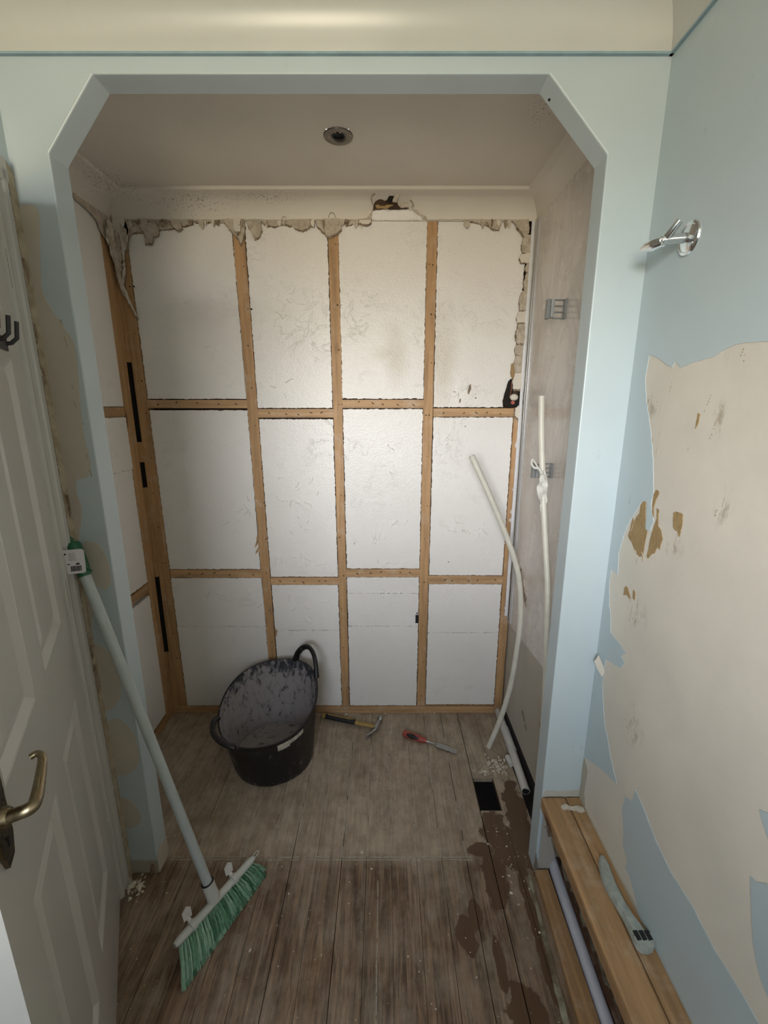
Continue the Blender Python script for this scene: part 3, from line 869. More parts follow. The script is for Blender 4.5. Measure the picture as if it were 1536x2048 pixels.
# scuffs
bm = bmesh.new()
for (y, z, dy, dz, w) in ((1.060, 1.545, .004, -.034, .0022), (1.043, 1.525, -.006, .006, .003), (1.035, 1.53, -.010, .004, .003), (.985, 1.575, .003, -.024, .001), (.825, 1.53, .020, -.070, .0016), (.86, 1.545, .012, -.035, .001), (1.036, 1.43, .004, -.035, .0022), (1.002, 1.47, .002, -.075, .0008),
                          (.795, 1.34, .004, -.02, .003), (.782, 1.36, .003, -.02, .0015), (.90, 1.44, .002, -.008, .002), (.957, 1.50, .001, -.010, .0015), (1.0, 1.03, .005, -.045, .002), (1.012, 1.035, .003, -.05, .0012), (.985, 1.035, -.008, -.035, .002), (1.02, 1.16, .001, -.016, .001),
                          (.800, 1.625, .006, -.02, .003), (.795, 1.61, .002, -.015, .002)):
    n3 = max(2, int(abs(dz) / .006) + 1)
    for q in range(n3):
        if R.random() < .8:
            f0 = q / n3; f1 = f0 + R.uniform(.5, .95) / n3
            ww = w * R.uniform(.3, 1) * .7
            a_, b_ = (y + dy * f0 + R.uniform(-.001, .001), z + dz * f0), (y + dy * f1, z + dz * f1)
            slab([a_, (a_[0] - ww, (a_[1] + b_[1]) / 2), b_, ((a_[0] + b_[0]) / 2 + ww, (a_[1] + b_[1]) / 2)], -.0007, (XR, 0, 0), UY, VZ, bm=bm)
obj('scuff', bm, m_torn('scuffed_plaster', (.48, .40, .30), (.36, .28, .19), 60), wrr, kind='stuff')
# paint runs / dirty edge low beside the pier
obj('bare_edge', slab(jagpoly([(YF - .001, .312), (YF - .001, .46), (1.136, .462), (1.115, .44), (1.118, .36), (1.10, .312)], .01, .002, 2), -.0016, (XR, 0, 0), UY, VZ), m_plaster('grubby_plaster', (.47, .43, .34)), wrr)

wll = thing('wall_left', 'left wall of the room around the doorway beside the open door', 'wall', kind='structure')
DY0, DY1, DZ = .305, 1.075, 2.0
obj('plaster', box(XL - .09, XL, -1.33, DY0 - .02, 0, 2.5), BLUE, wll)
obj('plaster', box(XL - .09, XL, DY1 + .02, YF + .01, 0, 2.5), BLUE, wll)
obj('plaster', box(XL - .09, XL, DY0 - .02, DY1 + .02, DZ + .02, 2.5), BLUE, wll)
# chipped strip between architrave and corner
Pk = jagpoly([(1.112, .0), (YF - .0005, .0), (YF - .0005, 2.035), (1.130, 2.055), (1.112, 2.03)], .018, .002, 4)
obj('chipped_strip', slab(Pk, .006, (XL, 0, 0), UY, VZ), CHIP, wll)
bm = bmesh.new()
z = .02
while z < 2.0:
    L = R.uniform(.04, .16)
    slab([(1.1235 + R.uniform(-.001, .001), z), (1.1255, z), (1.1255 + R.uniform(-.001, .001), z + L), (1.124, z + L)], .0068, (XL, 0, 0), UY, VZ, bm=bm)
    z += L + R.uniform(0, .02)
obj('split', bm, TORN_D, wll, kind='stuff')
bm = bmesh.new()
for (z, h, w, dy) in ((1.86, .06, .010, .010), (1.72, .05, .009, .006), (1.62, .05, .012, .008), (1.52, .02, .004, .004), (1.30, .07, .014, .012), (1.17, .02, .005, .004), (.86, .05, .014, .004), (.80, .10, .014, .006), (1.95, .05, .01, .0)):
    slab(jagpoly([(1.117 + dy, z), (1.117 + dy + w, z - h * .1), (1.117 + dy + w, z - h * .8), (1.117 + dy + w * .5, z - h)], .008, .002, int(z * 50)), .0075, (XL, 0, 0), UY, VZ, bm=bm)
obj('chip', bm, TORN_D, wll, kind='stuff')

wre = thing('wall_rear', 'rear wall of the room with the window behind the viewer', 'wall', kind='structure')
for (x0, x1, z0, z1) in ((XL - .05, WX0, 0, 2.5), (WX1, XR + .05, 0, 2.5), (WX0, WX1, 0, WZ0), (WX0, WX1, WZ1, 2.5)):
    obj('plaster', box(x0, x1, WY - .10, WY, z0, z1), BLUE, wre)
wi = thing('window_1', 'white framed window in the rear wall behind the viewer', 'window', kind='structure')
for (x0, x1, z0, z1) in ((WX0, WX0 + .035, WZ0, WZ1), (WX1 - .035, WX1, WZ0, WZ1), (WX0 + .035, WX1 - .035, WZ0, WZ0 + .035), (WX0 + .035, WX1 - .035, WZ1 - .035, WZ1)):
    obj('window_frame', B(bmesh.new(), x0, x1, WY - .07, WY - .03, z0, z1, .003), GLOSS, wi)
obj('window_sill', B(bmesh.new(), WX0 - .04, WX1 + .04, WY, WY + .12, WZ0 - .03, WZ0, .004), GLOSS, wi)

# hall behind the doorway
wh = thing('wall_hall', 'plain hall walls beyond the doorway behind the open door', 'wall', kind='structure')
obj('plaster', box(-1.9, -1.84, -.3, 1.24, 0, 2.5), HALL, wh)
obj('plaster', box(-1.9, XL - .09, -.36, -.3, 0, 2.5), HALL, wh)
obj('plaster', box(-1.9, AL - .06, 1.24, 1.30, 0, 2.5), HALL, wh)

# ---- ceilings
ce = obj('ceiling', box(XL - 1.05, XR + .08, -1.35, YR, CZ, CZ + .05), CREAM)
tag(ce, 'cream gloss ceiling of the room', 'ceiling', kind='structure')
# alcove ceiling with a lamp hole
LX, LY = -.139, 1.543
bm = bmesh.new()
B(bm, AL - .06, LX - .034, YR, YB + .05, AZ, AZ + .03); B(bm, LX + .034, AR + .05, YR, YB + .05, AZ, AZ + .03)
B(bm, LX - .034, LX + .034, YR, LY - .034, AZ, AZ + .03); B(bm, LX - .034, LX + .034, LY + .034, YB + .05, AZ, AZ + .03)
ac = obj('ceiling_alcove', bm, ACEIL)
tag(ac, 'matt beige ceiling of the alcove with specks of mould', 'ceiling', kind='structure')


def cove(name, x0, x1, y0, y1, prof, m, sc=(1, 1, 1, 1), ymax_notch=None):
    """closed ring; prof=(out, z); sc scales out for x0,x1,y0,y1 sides"""
    bm_ = bmesh.new()
    rings = []
    for (p, z) in prof:
        rings.append([bm_.verts.new(c) for c in ((x0 + p * sc[0], y0 + p * sc[2], z), (x1 - p * sc[1], y0 + p * sc[2], z), (x1 - p * sc[1], y1 - p * sc[3], z), (x0 + p * sc[0], y1 - p * sc[3], z))])
    for a, b in zip(rings, rings[1:]):
        for k_ in range(4):
            bm_.faces.new((a[k_], a[(k_ + 1) % 4], b[(k_ + 1) % 4], b[k_]))
    return bm_


cp = [(.0, 2.262), (.008, 2.262), (.008, 2.267)]
for i in range(9):
    a = i / 8 * math.pi / 2
    cp.append((.012 + .100 * (1 - math.cos(a)) , 2.267 + .100 * math.sin(a) ))
cp = [(.0, 2.262), (.008, 2.262)] + [(.0085 + .10 * (1 - math.cos(i / 10 * math.pi / 2)) * 1.0, 2.2635 + .1045 * math.sin(i / 10 * math.pi / 2)) for i in range(11)] + [(.118, 2.368), (.118, CZ)]
tr = thing('trim_1', 'cream gloss concave coving round the top of the room', 'trim', kind='structure')
o = obj('coving', cove('c', XL, XR, WY, YF, cp, CREAM), CREAM, tr, smooth=True)
bm = bmesh.new()
B(bm, XL, XR, YF - .0085, YF, 2.2575, 2.2618); B(bm, XR - .0085, XR, WY, YF, 2.2575, 2.2618)
obj('painted_lip', bm, plain('shaded_lip_blue', (.27, .38, .43), .4), tr)  # wall blue made darker: the shade of the downward-facing lip is in the colour
prof = [(.0, 2.232), (.006, 2.232), (.007, 2.236)]
for i in range(11):
    a = i / 10
    prof.append((.007 + .078 * (a ** 1.5), 2.236 + .066 * (1 - (1 - a) ** 1.5)))
prof += [(.088, 2.3035), (.092, 2.3045), (.094, 2.3085), (.094, AZ)]
tr2 = thing('trim_2', 'plain beige coving round the alcove ceiling, torn open above the third column', 'trim', kind='structure')
obj('coving', cove('c', AL - .002, AR + .002, YR, YB + .001, prof, ACEIL, (1.08, .72, .6, 1)), ACEIL, tr2, smooth=True)
# the torn hole above the third column, built as its own broken pieces in front of the coving
def cflake(pts, y0, dy, m, nm, sd, th=.004):
    # outline lies on a plane that follows the coving's slope: y = y0 - (z-2.236)*dy
    P3 = jagpoly(pts, .006, .0028, sd)
    bm_ = bmesh.new()
    V_ = Vector((0, -dy, 1))
    slab([(p[0], p[1] - 2.236) for p in P3], -th, (0, y0, 2.236), (1, 0, 0), V_, bm=bm_)
    return obj(nm, bm_, m, tr2)
cflake([(-.075, 2.232), (-.052, 2.246), (-.042, 2.262), (.0, 2.265), (.05, 2.264), (.09, 2.262), (.12, 2.258), (.14, 2.246), (.168, 2.232)], YB - .012, .45, FOAM, 'exposed_panel', 51)
cflake([(-.045, 2.258), (-.040, 2.276), (-.028, 2.285), (-.012, 2.288), (.0, 2.283), (.012, 2.286), (.028, 2.300), (.045, 2.302), (.052, 2.294), (.046, 2.28), (.055, 2.272), (.088, 2.274), (.094, 2.264), (.05, 2.260), (.0, 2.262)], YB - .018, .62, CAVB, 'dark_hole', 52)
cflake([(.010, 2.284), (.020, 2.297), (.036, 2.302), (.034, 2.29), (.022, 2.276)], YB - .0215, .66, VOID, 'dark_hole', 53)
cflake([(-.035, 2.270), (.0, 2.268), (.035, 2.272), (.01, 2.262), (-.03, 2.262)], YB - .022, .66, BROWN, 'bare_lath', 54)
cflake([(.030, 2.278), (.046, 2.302), (.053, 2.294), (.046, 2.276)], YB - .026, .70, TORN, 'torn_plaster', 55)
cflake([(.050, 2.272), (.088, 2.276), (.092, 2.262), (.064, 2.262)], YB - .026, .66, TORN, 'torn_plaster', 56)
cflake([(-.110, 2.232), (-.07, 2.236), (-.052, 2.252), (-.046, 2.262), (-.052, 2.232), (-.062, 2.226)], YB - .020, .4, TORN, 'torn_plaster', 57)
cflake([(.108, 2.262), (.128, 2.260), (.140, 2.250), (.162, 2.243), (.168, 2.232), (.150, 2.232), (.132, 2.248), (.115, 2.254)], YB - .016, .45, TORN, 'torn_plaster', 58)
for pth in ([(-.046, 2.272), (-.050, 2.285), (-.044, 2.294), (-.034, 2.296)], [(.096, 2.282), (.106, 2.276), (.108, 2.268), (.102, 2.263)]):
    obj('torn_paper', tube(smoothpath([(x, YB - .022 - (z - 2.236) * .85, z) for x, z in pth], 3), .0016, seg=6), TORN_D, tr2)
for (x, z, w, h) in ((-.205, 2.240, .013, .016), (-.392, 2.238, .008, .006)):
    obj('peel_line', tube([(x - math.cos(a) * w, YB - .012 - (math.sin(a)) * h * .5, z + math.sin(a) * h) for a in [i * math.pi / 8 for i in range(9)]], .0008, seg=5), TORN_D, tr2)
bm = bmesh.new()
tube([(x / 100, YB - .0085 - R.uniform(0, .0005), 2.2345 + R.uniform(-.001, .001)) for x in range(-106, 56, 2)], .0016, bm, 6)
obj('bead', bm, PT, tr2)

# chrome and white corner trim
tr3 = thing('trim_3', 'chrome and white plastic trim up the far right corner of the alcove', 'trim', kind='structure')
obj('white_angle', B(bmesh.new(), .578, .598, YB - .012, YB - .004, .545, 2.232, .001), TRIM_W, tr3)
obj('chrome_strip', tube([(.597, YB - .020, .530), (.597, YB - .020, 2.232)], .0105, seg=16), CHROME, tr3, smooth=True)
obj('edge_strip', B(bmesh.new(), .5915, .600, YB - .056, YB - .032, .525, 2.232, .002), plain('grey_sealed_strip', (.45, .44, .43), .25, var=.05), tr3)

# ---- floor
fl = thing('floor', 'old bare floorboards, dusty in the alcove and worn brown in front', 'floor', kind='structure')
PW = .0863
x = .0247 - PW * 13
bm = box(-1.95, XR + .08, -1.40, YB + .10, -.47, -.46)
for q in ((-1.95, -1.90, -1.40, YB + .10), (XR + .03, XR + .08, -1.40, YB + .10), (-1.95, XR + .08, -1.40, -1.33), (-1.95, XR + .08, YB + .058, YB + .10)):
    B(bm, *q, -.47, .0)
obj('underfloor', bm, VOID, fl)
i = 0
while x < .53:
    a, b = x + .0004 + R.choice((0, .0004, .0012)), x + PW - .0004
    segs = [(-1.33, YB + .02)]
    if abs(x - .370) < .02:
        segs = [(-1.33, 1.379), (1.532, YB + .02)]
        a, b = .3725, .4555
    if b > XL - .05 or True:
        for (y0, y1) in segs:
            if b < XL:
                y0 = max(y0, YF + .01)
            obj('floorboard', B(bmesh.new(), a, b, y0, y1, -.020, R.uniform(-.0006, .0004), .0008), FLOOR, fl)
    x += PW
    i += 1
obj('floorboard', B(bmesh.new(), .5425, .600, 1.66, YB + .02, -.02, 0, .001), FLOOR, fl)
obj('floorboard', B(bmesh.new(), .5425, .556, 1.22, 1.66, -.02, -.001, .001), FLOOR, fl)
obj('hall_floor', box(-1.9, XL - .09, -.36, 1.24, -.02, -.001), FLOOR, fl)
bm = bmesh.new()
for (y0, y1) in ((1.379, 1.532),):
    B(bm, .3715, .3725, y0, y1, -.02, .0); B(bm, .4555, .4565, y0, y1, -.02, .0)
obj('hole_edge', bm, CAVB, fl)
# dust packed in the joints of the alcove and the ridge the old tray left
bm = bmesh.new()
x = .0247 - PW * 12
while x < .36:
    y = 1.20
    while y < 1.92:
        L = R.uniform(.03, .16)
        if R.random() < .62:
            B(bm, x - .0011, x + .0011, y, min(y + L, 1.93), -.004, .0004)
        y += L + R.uniform(.01, .05)
    x += PW
x = -.74
while x < .29:
    w = R.uniform(.01, .05)
    for yy in (1.187, 1.196):
        if R.random() < .75:
            slab(jagpoly([(x, yy), (x + w, yy + R.uniform(-.001, .001)), (x + w, yy + .0028), (x, yy + .0026)], .005, .0012, int(x * 99)), .0011, (0, 0, .0002), (1, 0, 0), (0, 1, 0), bm=bm)
    x += w * .9
y = .40
while y < 1.115:
    w = R.uniform(.02, .06)
    slab([(-.0215 - .0012, y), (-.0215 + .0012, y), (-.0215 + .001, y + w), (-.0215 - .0014, y + w)], .0008, (0, 0, .0002), (1, 0, 0), (0, 1, 0), bm=bm)
    y += w + R.uniform(0, .012)
obj('packed_dust', bm, DUSTL, fl, kind='stuff')
# strip of old painted skirting left along the right edge of the boards
bm = slab(jagpoly([(.440, .30), (.456, .30), (.4685, .776), (.487, YF - .01), (.478, YF - .01), (.452, .776)], .02, .003, 6), .006, (0, 0, .0), (1, 0, 0), (0, 1, 0))
obj('skirting_remnant', bm, m_torn('worn_painted_strip', (.36, .34, .25), (.14, .10, .06), 14), fl)
obj('duct_floor', B(bmesh.new(), .545, .66, -.3, 1.30, -.06, -.045), CAVB, fl)
for (x0, x1, z, yy) in ((.583, .612, .01, -.3),):
    obj('old_lath', B(bmesh.new(), x0, x1, yy, 1.16, -.045, z, .003), m_pine('dark_old_timber', (60, 3, 60), (.085, .040, .022), .25), fl)

# ---- door_1: open leaf, hinges on the left wall
dr = thing('door_1', 'white six panel door standing half open at the left', 'door', kind='structure')
HX, HY = -.84, 1.066
dx, dy = .4848, -.8746
nx, ny = .8746, .4848           # towards the viewer
WD, TH, HD = .745, .036, 1.985
def LP(s, off, z):              # leaf space -> world
    return Vector((HX + dx * s + nx * off, HY + dy * s + ny * off, z))
LM = Matrix(((dx, nx, 0, HX), (dy, ny, 0, HY), (0, 0, 1, 0), (0, 0, 0, 1)))
def leafbox(bm_, s0, s1, o0, o1, z0, z1, bev=0):
    t = bmesh.new(); B(t, s0, s1, o0, o1, z0, z1, bev)
    bmesh.ops.transform(t, matrix=LM, verts=t.verts)
    me = bpy.data.meshes.new('t'); t.to_mesh(me); t.free(); bm_.from_mesh(me); bpy.data.meshes.remove(me)
    return bm_
cs = [(.105, .330), (.425, .645)]
rs_ = [(.235, .800), (1.005, 1.62), (1.71, 1.88)]
for (s0, s1) in ((0, .105), (.645, WD)):
    obj('stile', leafbox(bmesh.new(), s0, s1, -TH, 0, .006, HD), GLOSS, dr)
obj('mullion', leafbox(bmesh.new(), .330, .425, -TH, 0, .006, HD), GLOSS, dr)
bm = bmesh.new()
for (s0, s1) in cs:
    for (z0, z1) in ((.006, .235), (.80, 1.005), (1.62, 1.71), (1.88, HD)):
        leafbox(bm, s0, s1, -TH, 0, z0, z1)
obj('rail', bm, GLOSS, dr)
for (s0, s1) in cs:
    for (z0, z1) in rs_:
        bm = bmesh.new()
        rings = []
        for (ins, off) in ((0, 0), (.004, -.001), (.020, -.010), (.026, -.010), (.045, -.004), (.050, -.004)):
            rings.append([bm.verts.new(LP(a, off, b)) for a, b in ((s0 + ins, z0 + ins), (s1 - ins, z0 + ins), (s1 - ins, z1 - ins), (s0 + ins, z1 - ins))])
        for a, b in zip(rings, rings[1:]):
            for k in range(4):
                bm.faces.new((a[k], a[(k + 1) % 4], b[(k + 1) % 4], b[k]))
        bm.faces.new(rings[-1])
        bk = [bm.verts.new(LP(a, -TH + .004, b)) for a, b in ((s0, z0), (s1, z0), (s1, z1), (s0, z1))]
        bm.faces.new(bk[::-1])
        for k in range(4):
            bm.faces.new((rings[0][k], bk[k], bk[(k + 1) % 4], rings[0][(k + 1) % 4]))
        obj('door_panel', bm, GLOSS, dr)
# handle
pts = [(.668, .955), (.679, .928), (.704, .928), (.716, .955), (.716, 1.075), (.704, 1.10), (.679, 1.10), (.668, 1.075)]
bm = slab(pts, .005, LP(0, 0, 0), (dx, dy, 0), (0, 0, 1))
cpt = sum((v.co for v in bm.verts), Vector()) / len(bm.verts)
hp = obj('handle_plate', bm, BRASS_D, dr)
bpy.context.view_layer.update()
# make sure the plate stands on the viewer's side of the leaf
if (cpt - LP(.69, 0, 1.0)).dot(Vector((nx, ny, 0))) < 0:
    for v in hp.data.vertices:
        v.co += Vector((nx, ny, 0)) * .005
path = smoothpath([LP(.702, .004, 1.003), LP(.708, .022, 1.009), LP(.714, .039, 1.015), LP(.706, .0445, 1.017), LP(.680, .046, 1.024), LP(.652, .046, 1.032), LP(.641, .044, 1.036), LP(.636, .038, 1.038), LP(.637, .031, 1.036)], 4)
n_ = len(path)
obj('lever', tube(path, [.0085 - .004 * min(1, max(0, (i - n_ * .3) / (n_ * .5))) for i in range(n_)], seg=14), BRASS, hp, smooth=True)
bm = bmesh.new(); lathe([(.013, 0), (.013, .010), (.010, .014)], frame_to((nx, ny, 0), LP(.702, .004, 1.005)), 20, bm)
obj('rose', bm, BRASS, hp, smooth=True)
obj('keyhole', leafbox(bmesh.new(), .690, .694, .005, .0065, .952, .966), BLK, hp)
# frame and architrave
def yzprof(prof, z0, z1, x=XL):
    return slab([(p[0], p[1]) for p in prof], z1 - z0, (x, 0, z0), (0, 1, 0), (-1, 0, 0))
bm = slab([(1.118, .0), (1.118, .010), (1.112, .015), (1.102, .015), (1.098, .011), (1.090, .010), (1.084, .014), (1.074, .018), (1.066, .016), (1.062, .010), (1.062, .0)], 2.03, (XL, 0, 0), (0, 1, 0), (1, 0, 0))
zmin = min(v.co.z for v in bm.verts)
bmesh.ops.translate(bm, verts=bm.verts, vec=(0, 0, -zmin))
obj('architrave', bm, GLOSS, dr)
obj('architrave', B(bmesh.new(), XL, XL + .015, DY0 - .05, 1.118, 2.005, 2.055, .004), GLOSS, dr)
obj('architrave', B(bmesh.new(), XL, XL + .015, DY0 - .055, DY0 - .0, 0, 2.005, .004), GLOSS, dr)
obj('door_lining', B(bmesh.new(), XL - .095, XL + .002, DY1 - .005, DY1 + .03, 0, 2.03), GLOSS, dr)
obj('door_lining', B(bmesh.new(), XL - .095, XL + .002, DY0 - .03, DY0 + .005, 0, 2.03), GLOSS, dr)
obj('door_lining', B(bmesh.new(), XL - .095, XL + .002, DY0, DY1, 1.995, 2.03), GLOSS, dr)
for z in (.22, 1.0, 1.78):
    obj('hinge', tube([(XL + .012, 1.066 + .004, z), (XL + .012, 1.066 + .004, z + .08)], .005, seg=10), BRASS_D, dr)
settle(dr)
for t_ in (wa, wl, wr, wrr, wll, wre, wi, wh, tr, tr2, tr3, fl):
    settle(t_)

# ================================================================== THE THINGS
# ---- recessed ceiling lamp
t = thing('ceiling_lamp', 'round chrome recessed spotlight, switched off, in the alcove ceiling', 'lamp')
M_ = Matrix.Translation((LX, LY, AZ)) @ Matrix.Rotation(math.pi, 4, 'X')
bm = bmesh.new()
prof = [(.0205, -.020), (.0205, -.001), (.024, .003), (.030, .0045), (.038, .005), (.0435, .003), (.0445, .0), (.036, -.0005), (.034, -.012), (.026, -.020)]
rings = []
for (r, z) in prof:
    rings.append([bm.verts.new((r * math.cos(2 * math.pi * k / 40), r * math.sin(2 * math.pi * k / 40), z)) for k in range(40)])
for i in range(len(rings)):
    a, b = rings[i], rings[(i + 1) % len(rings)]
    for k in range(40):
        bm.faces.new((a[k], a[(k + 1) % 40], b[(k + 1) % 40], b[k]))
bmesh.ops.transform(bm, matrix=M_, verts=bm.verts)
obj('bezel', bm, NICKEL, t, smooth=True)
bm = lathe([(.001, -.018), (.0195, -.018), (.0195, -.014), (.001, -.0135)], M_, 28)
obj('lens', bm, LENS, t)
bm = bmesh.new()
for a in (-.25, .25):
    B(bm, LX + a * .03 - .002, LX + a * .03 + .002, LY - .0200, LY - .0165, AZ - .001, AZ + .005)
obj('clip', bm, CHROME, t)
settle(t)

# ---- robe hook on right wall
t = thing('robe_hook', 'chrome double robe hook on the blue upper right wall', 'hook')
hc = Vector((XR, .993, 1.855))
bm = lathe([(.001, .0), (.031, .0), (.0325, .003), (.031, .006), (.027, .0075), (.025, .006), (.022, .0072), (.001, .0085)], frame_to((-1, 0, 0), hc), 36)
obj('base_plate', bm, CHROME, t, smooth=True)
bm = tube(smoothpath([hc + Vector((-.006, 0, 0)), hc + Vector((-.025, 0, -.001)), hc + Vector((-.045, .002, -.002)), hc + Vector((-.055, .004, -.003))], 3), [.0105, .010, .0095, .0092, .009, .009, .0092, .0098, .0105, .010], seg=16)
obj('post', bm, CHROME, t, smooth=True)
for (pth, rr) in (([(-.050, .004, -.002), (-.046, -.012, .010), (-.040, -.022, .024)], (.0085, .0072, .0065)), ([(-.052, .004, -.004), (-.058, .024, -.004), (-.062, .046, -.002), (-.068, .058, -.004)], (.0105, .0125, .010, .004))):
    pp = smoothpath([hc + Vector(p) for p in pth], 4)
    rads = [rr[min(int(i / 4), len(rr) - 1)] + ((rr[min(int(i / 4) + 1, len(rr) - 1)] - rr[min(int(i / 4), len(rr) - 1)]) * (i % 4) / 4) for i in range(len(pp))]
    obj('prong', tube(pp, rads, seg=12), CHROME, t, smooth=True)
settle(t)

# ---- black hook rail on the door
t = thing('hook_rail', 'black metal hook rail on the top left of the white door', 'hook')
bm = leafbox(bmesh.new(), .135, .34, .0, .004, 1.632, 1.658, .001)
obj('rail_bar', bm, BLK, t)
for s in (.142, .212, .29):
    bm = tube([LP(s, .003, 1.646), LP(s, .012, 1.648), LP(s, .022, 1.658), LP(s, .026, 1.690)], .0042, seg=8)
    obj('prong', bm, BLK, t)
settle(t)

# ---- broom
t = thing('broom', 'pale handled broom with green bristles leaning in the corner by the left pier', 'broom')
Abar, Bbar = Vector((-.584, .903, .062)), Vector((-.437, 1.150, .060))
U_ = (Bbar - Abar).normalized()
Lb = (Bbar - Abar).length
pt = lambda s, o=0, z=0: Abar + U_ * s + Vector((U_.y, -U_.x, 0)) * o + Vector((0, 0, z))
sock = pt(Lb * .46, -.004, .012)
top = Vector((-.830, 1.116, 1.150))
ax = (top - sock).normalized()
obj('handle', tube([sock + ax * .045, top - ax * .02], .0140, seg=20), PALE2, t, smooth=True)
bm = tube([sock - ax * .006, sock + ax * .02, sock + ax * .055, sock + ax * .056], [.019, .0185, .0180, .0155], seg=20)
obj('socket', bm, PALE, t, smooth=True)
obj('joint_ring', tube([sock + ax * .054, sock + ax * .0565], .0188, seg=20), BLK, t)
secs = []
n_ = 20
for i in range(n_ + 1):
    s = Lb * i / n_
    k = 1 if 0 < i < n_ else .55
    secs.append(pt(s))
bm = tube(secs, [.0085] + [.0125] * (n_ - 1) + [.0085], seg=12, flat=.8)
head = obj('head', bm, PALE, t, smooth=True)
for s in (Lb * .20, Lb * .72):
    bm = tube([pt(s - .008), pt(s + .008)], .0150, seg=14)
    obj('collar', bm, PALE, head, smooth=True)
    c0 = pt(s, -.022, .012)
    bm = slab([(-.013, 0), (.012, -.002), (.015, .020), (.004, .030), (-.012, .022)], .003, c0, U_, Vector((-.35 * U_.y, .35 * U_.x, 1)))
    B(bm, 0, .001, 0, .001, 0, .001)
    bm2 = tube([pt(s, -.006, .004), pt(s, -.022, .014)], .006, seg=8)
    me = bpy.data.meshes.new('t'); bm2.to_mesh(me); bm2.free(); bm.from_mesh(me); bpy.data.meshes.remove(me)
    bmesh.ops.delete(bm, geom=[v for v in bm.verts if v.co.length < .1], context='VERTS')
    obj('scraper_clip', bm, W_PLAST, head)
bm = tube(smoothpath([pt(Lb - .002, -.004), pt(Lb + .016, -.006, .003), pt(Lb + .022, .001, .004), pt(Lb + .014, .005, .003), pt(Lb - .002, .004)], 3), .0016, seg=6)
obj('hanging_loop', bm, PALE, head)
# bristles: 30 tufts in two rows, each a fan of strands
bm = bmesh.new()
A1, B1 = Vector((-.535, .838, .002)), Vector((-.392, 1.140, .002))
SIDE = Vector((U_.y, -U_.x, 0))
NT = 30
for ti in range(NT):
    for row in (0, 1):
        uc = (ti + .5 + (row - .5) * .35) / NT
        mi = R.choice((0, 0, 1, 1, 2))
        lean = R.uniform(-.007, .007)
        for q in range(44):
            a = pt(Lb * (.03 + .94 * uc) + R.uniform(-.0018, .0018), .002 + row * .006 + R.uniform(-.0015, .0015), -.006)
            w_ = R.uniform(-1, 1)
            u2 = uc + lean + w_ * .62 / NT
            b = A1 + (B1 - A1) * u2 + SIDE * (R.uniform(-.004, .004) - row * .006 - abs(w_) * .004)
            b.z = .0015 + R.uniform(0, .004) + (.012 * row)
            c = (a + b) / 2 + Vector((0, 0, .005)) + SIDE * .004
            rr = []
            for k_, p in enumerate((a, c, b)):
                ww = (.0008, .0009, .0006)[k_]
                rr.append([bm.verts.new(p + Vector((ww, 0, 0))), bm.verts.new(p + Vector((-ww * .5, ww * .8, 0))), bm.verts.new(p + Vector((-ww * .5, -ww * .8, ww)))])
            m3 = mi if R.random() < .7 else R.choice((0, 1, 2))
            for p, q2 in zip(rr, rr[1:]):
                for k in range(3):
                    bm.faces.new((p[k], p[(k + 1) % 3], q2[(k + 1) % 3], q2[k])).material_index = m3
            bm.faces.new(rr[2]).material_index = m3
BR = [plain('green_bristle_' + w_, c_, .4, var=.15, scale=90, bumps=0) for w_, c_ in (('mid', (.13, .29, .175)), ('pale', (.27, .44, .31)), ('dark', (.045, .14, .075)))]
obj('bristles', bm, BR, t, kind='stuff')
# green cap and card tag
px = ax.cross(Vector((0, 1, 0))).normalized()
py = ax.cross(px).normalized()
bm = bmesh.new()
tube([top - ax * .075, top - ax * .04, top - ax * .02, top + ax * .012, top + ax * .020], [.0158, .018, .0185, .018, .014], bm, 16)
tube(smoothpath([top + ax * .015 + Vector((.004, 0, 0)), top + ax * .034 + Vector((.002, -.004, 0)), top + ax * .030 + Vector((-.014, -.014, -.004)), top + ax * .008 + Vector((-.012, -.020, -.008))], 3), .0042, bm, 8)
cap = obj('hanging_cap', bm, GREEN, t, smooth=True)
bm = slab([(0, 0), (.018, -.004), (.030, -.012), (.012, -.010), (0, -.012)], .002, top - ax * .045 + Vector((.010, -.012, 0)), (1, 0, 0), (0, 0, 1))
obj('cap_tab', bm, GREEN, cap)
tc0 = top + Vector((.000, -.034, -.024))
TU, TV = Vector((.93, .30, .0)).normalized(), Vector((.12, -.10, .98)).normalized()
def rr_(w, h, r, n=5):
    o_ = []
    for cx, cy, a0 in ((w / 2 - r, h / 2 - r, 0), (-w / 2 + r, h / 2 - r, 90), (-w / 2 + r, -h / 2 + r, 180), (w / 2 - r, -h / 2 + r, 270)):
        for k in range(n + 1):
            a = math.radians(a0 + 90 * k / n)
            o_.append((cx + r * math.cos(a), cy + r * math.sin(a)))
    return o_
tagc = obj('hang_tag', slab(rr_(.080, .070, .007), .0008, tc0, TU, TV), CARD, t)
tagc['label'] = 'white rounded card tag with small print and a barcode'
TN = TU.cross(TV)
fr = tc0 - TN * .0004 if TN.y > 0 else tc0 + TN * .0010
bm = bmesh.new()
x = .006
while x < .029:
    w = R.choice((.0006, .0010, .0016))
    slab([(x, -.028), (x + w, -.028), (x + w, -.012), (x, -.012)], .0003, fr, TU, TV, bm=bm)
    x += w + R.choice((.0006, .0009))
slab([(.018, -.009), (.027, -.009), (.027, -.004), (.020, -.004)], .0003, fr, TU, TV, bm=bm)
slab([(-.001, -.008), (.005, -.008), (.005, -.005), (.000, -.005)], .0003, fr, TU, TV, bm=bm)
slab([(math.cos(a) * .0026 - .003, math.sin(a) * .0026 + .023) for a in [k * .785 for k in range(8)]], .0003, fr, TU, TV, bm=bm)
obj('barcode', bm, BLK, tagc, kind='stuff')
bm = bmesh.new()
z = .026
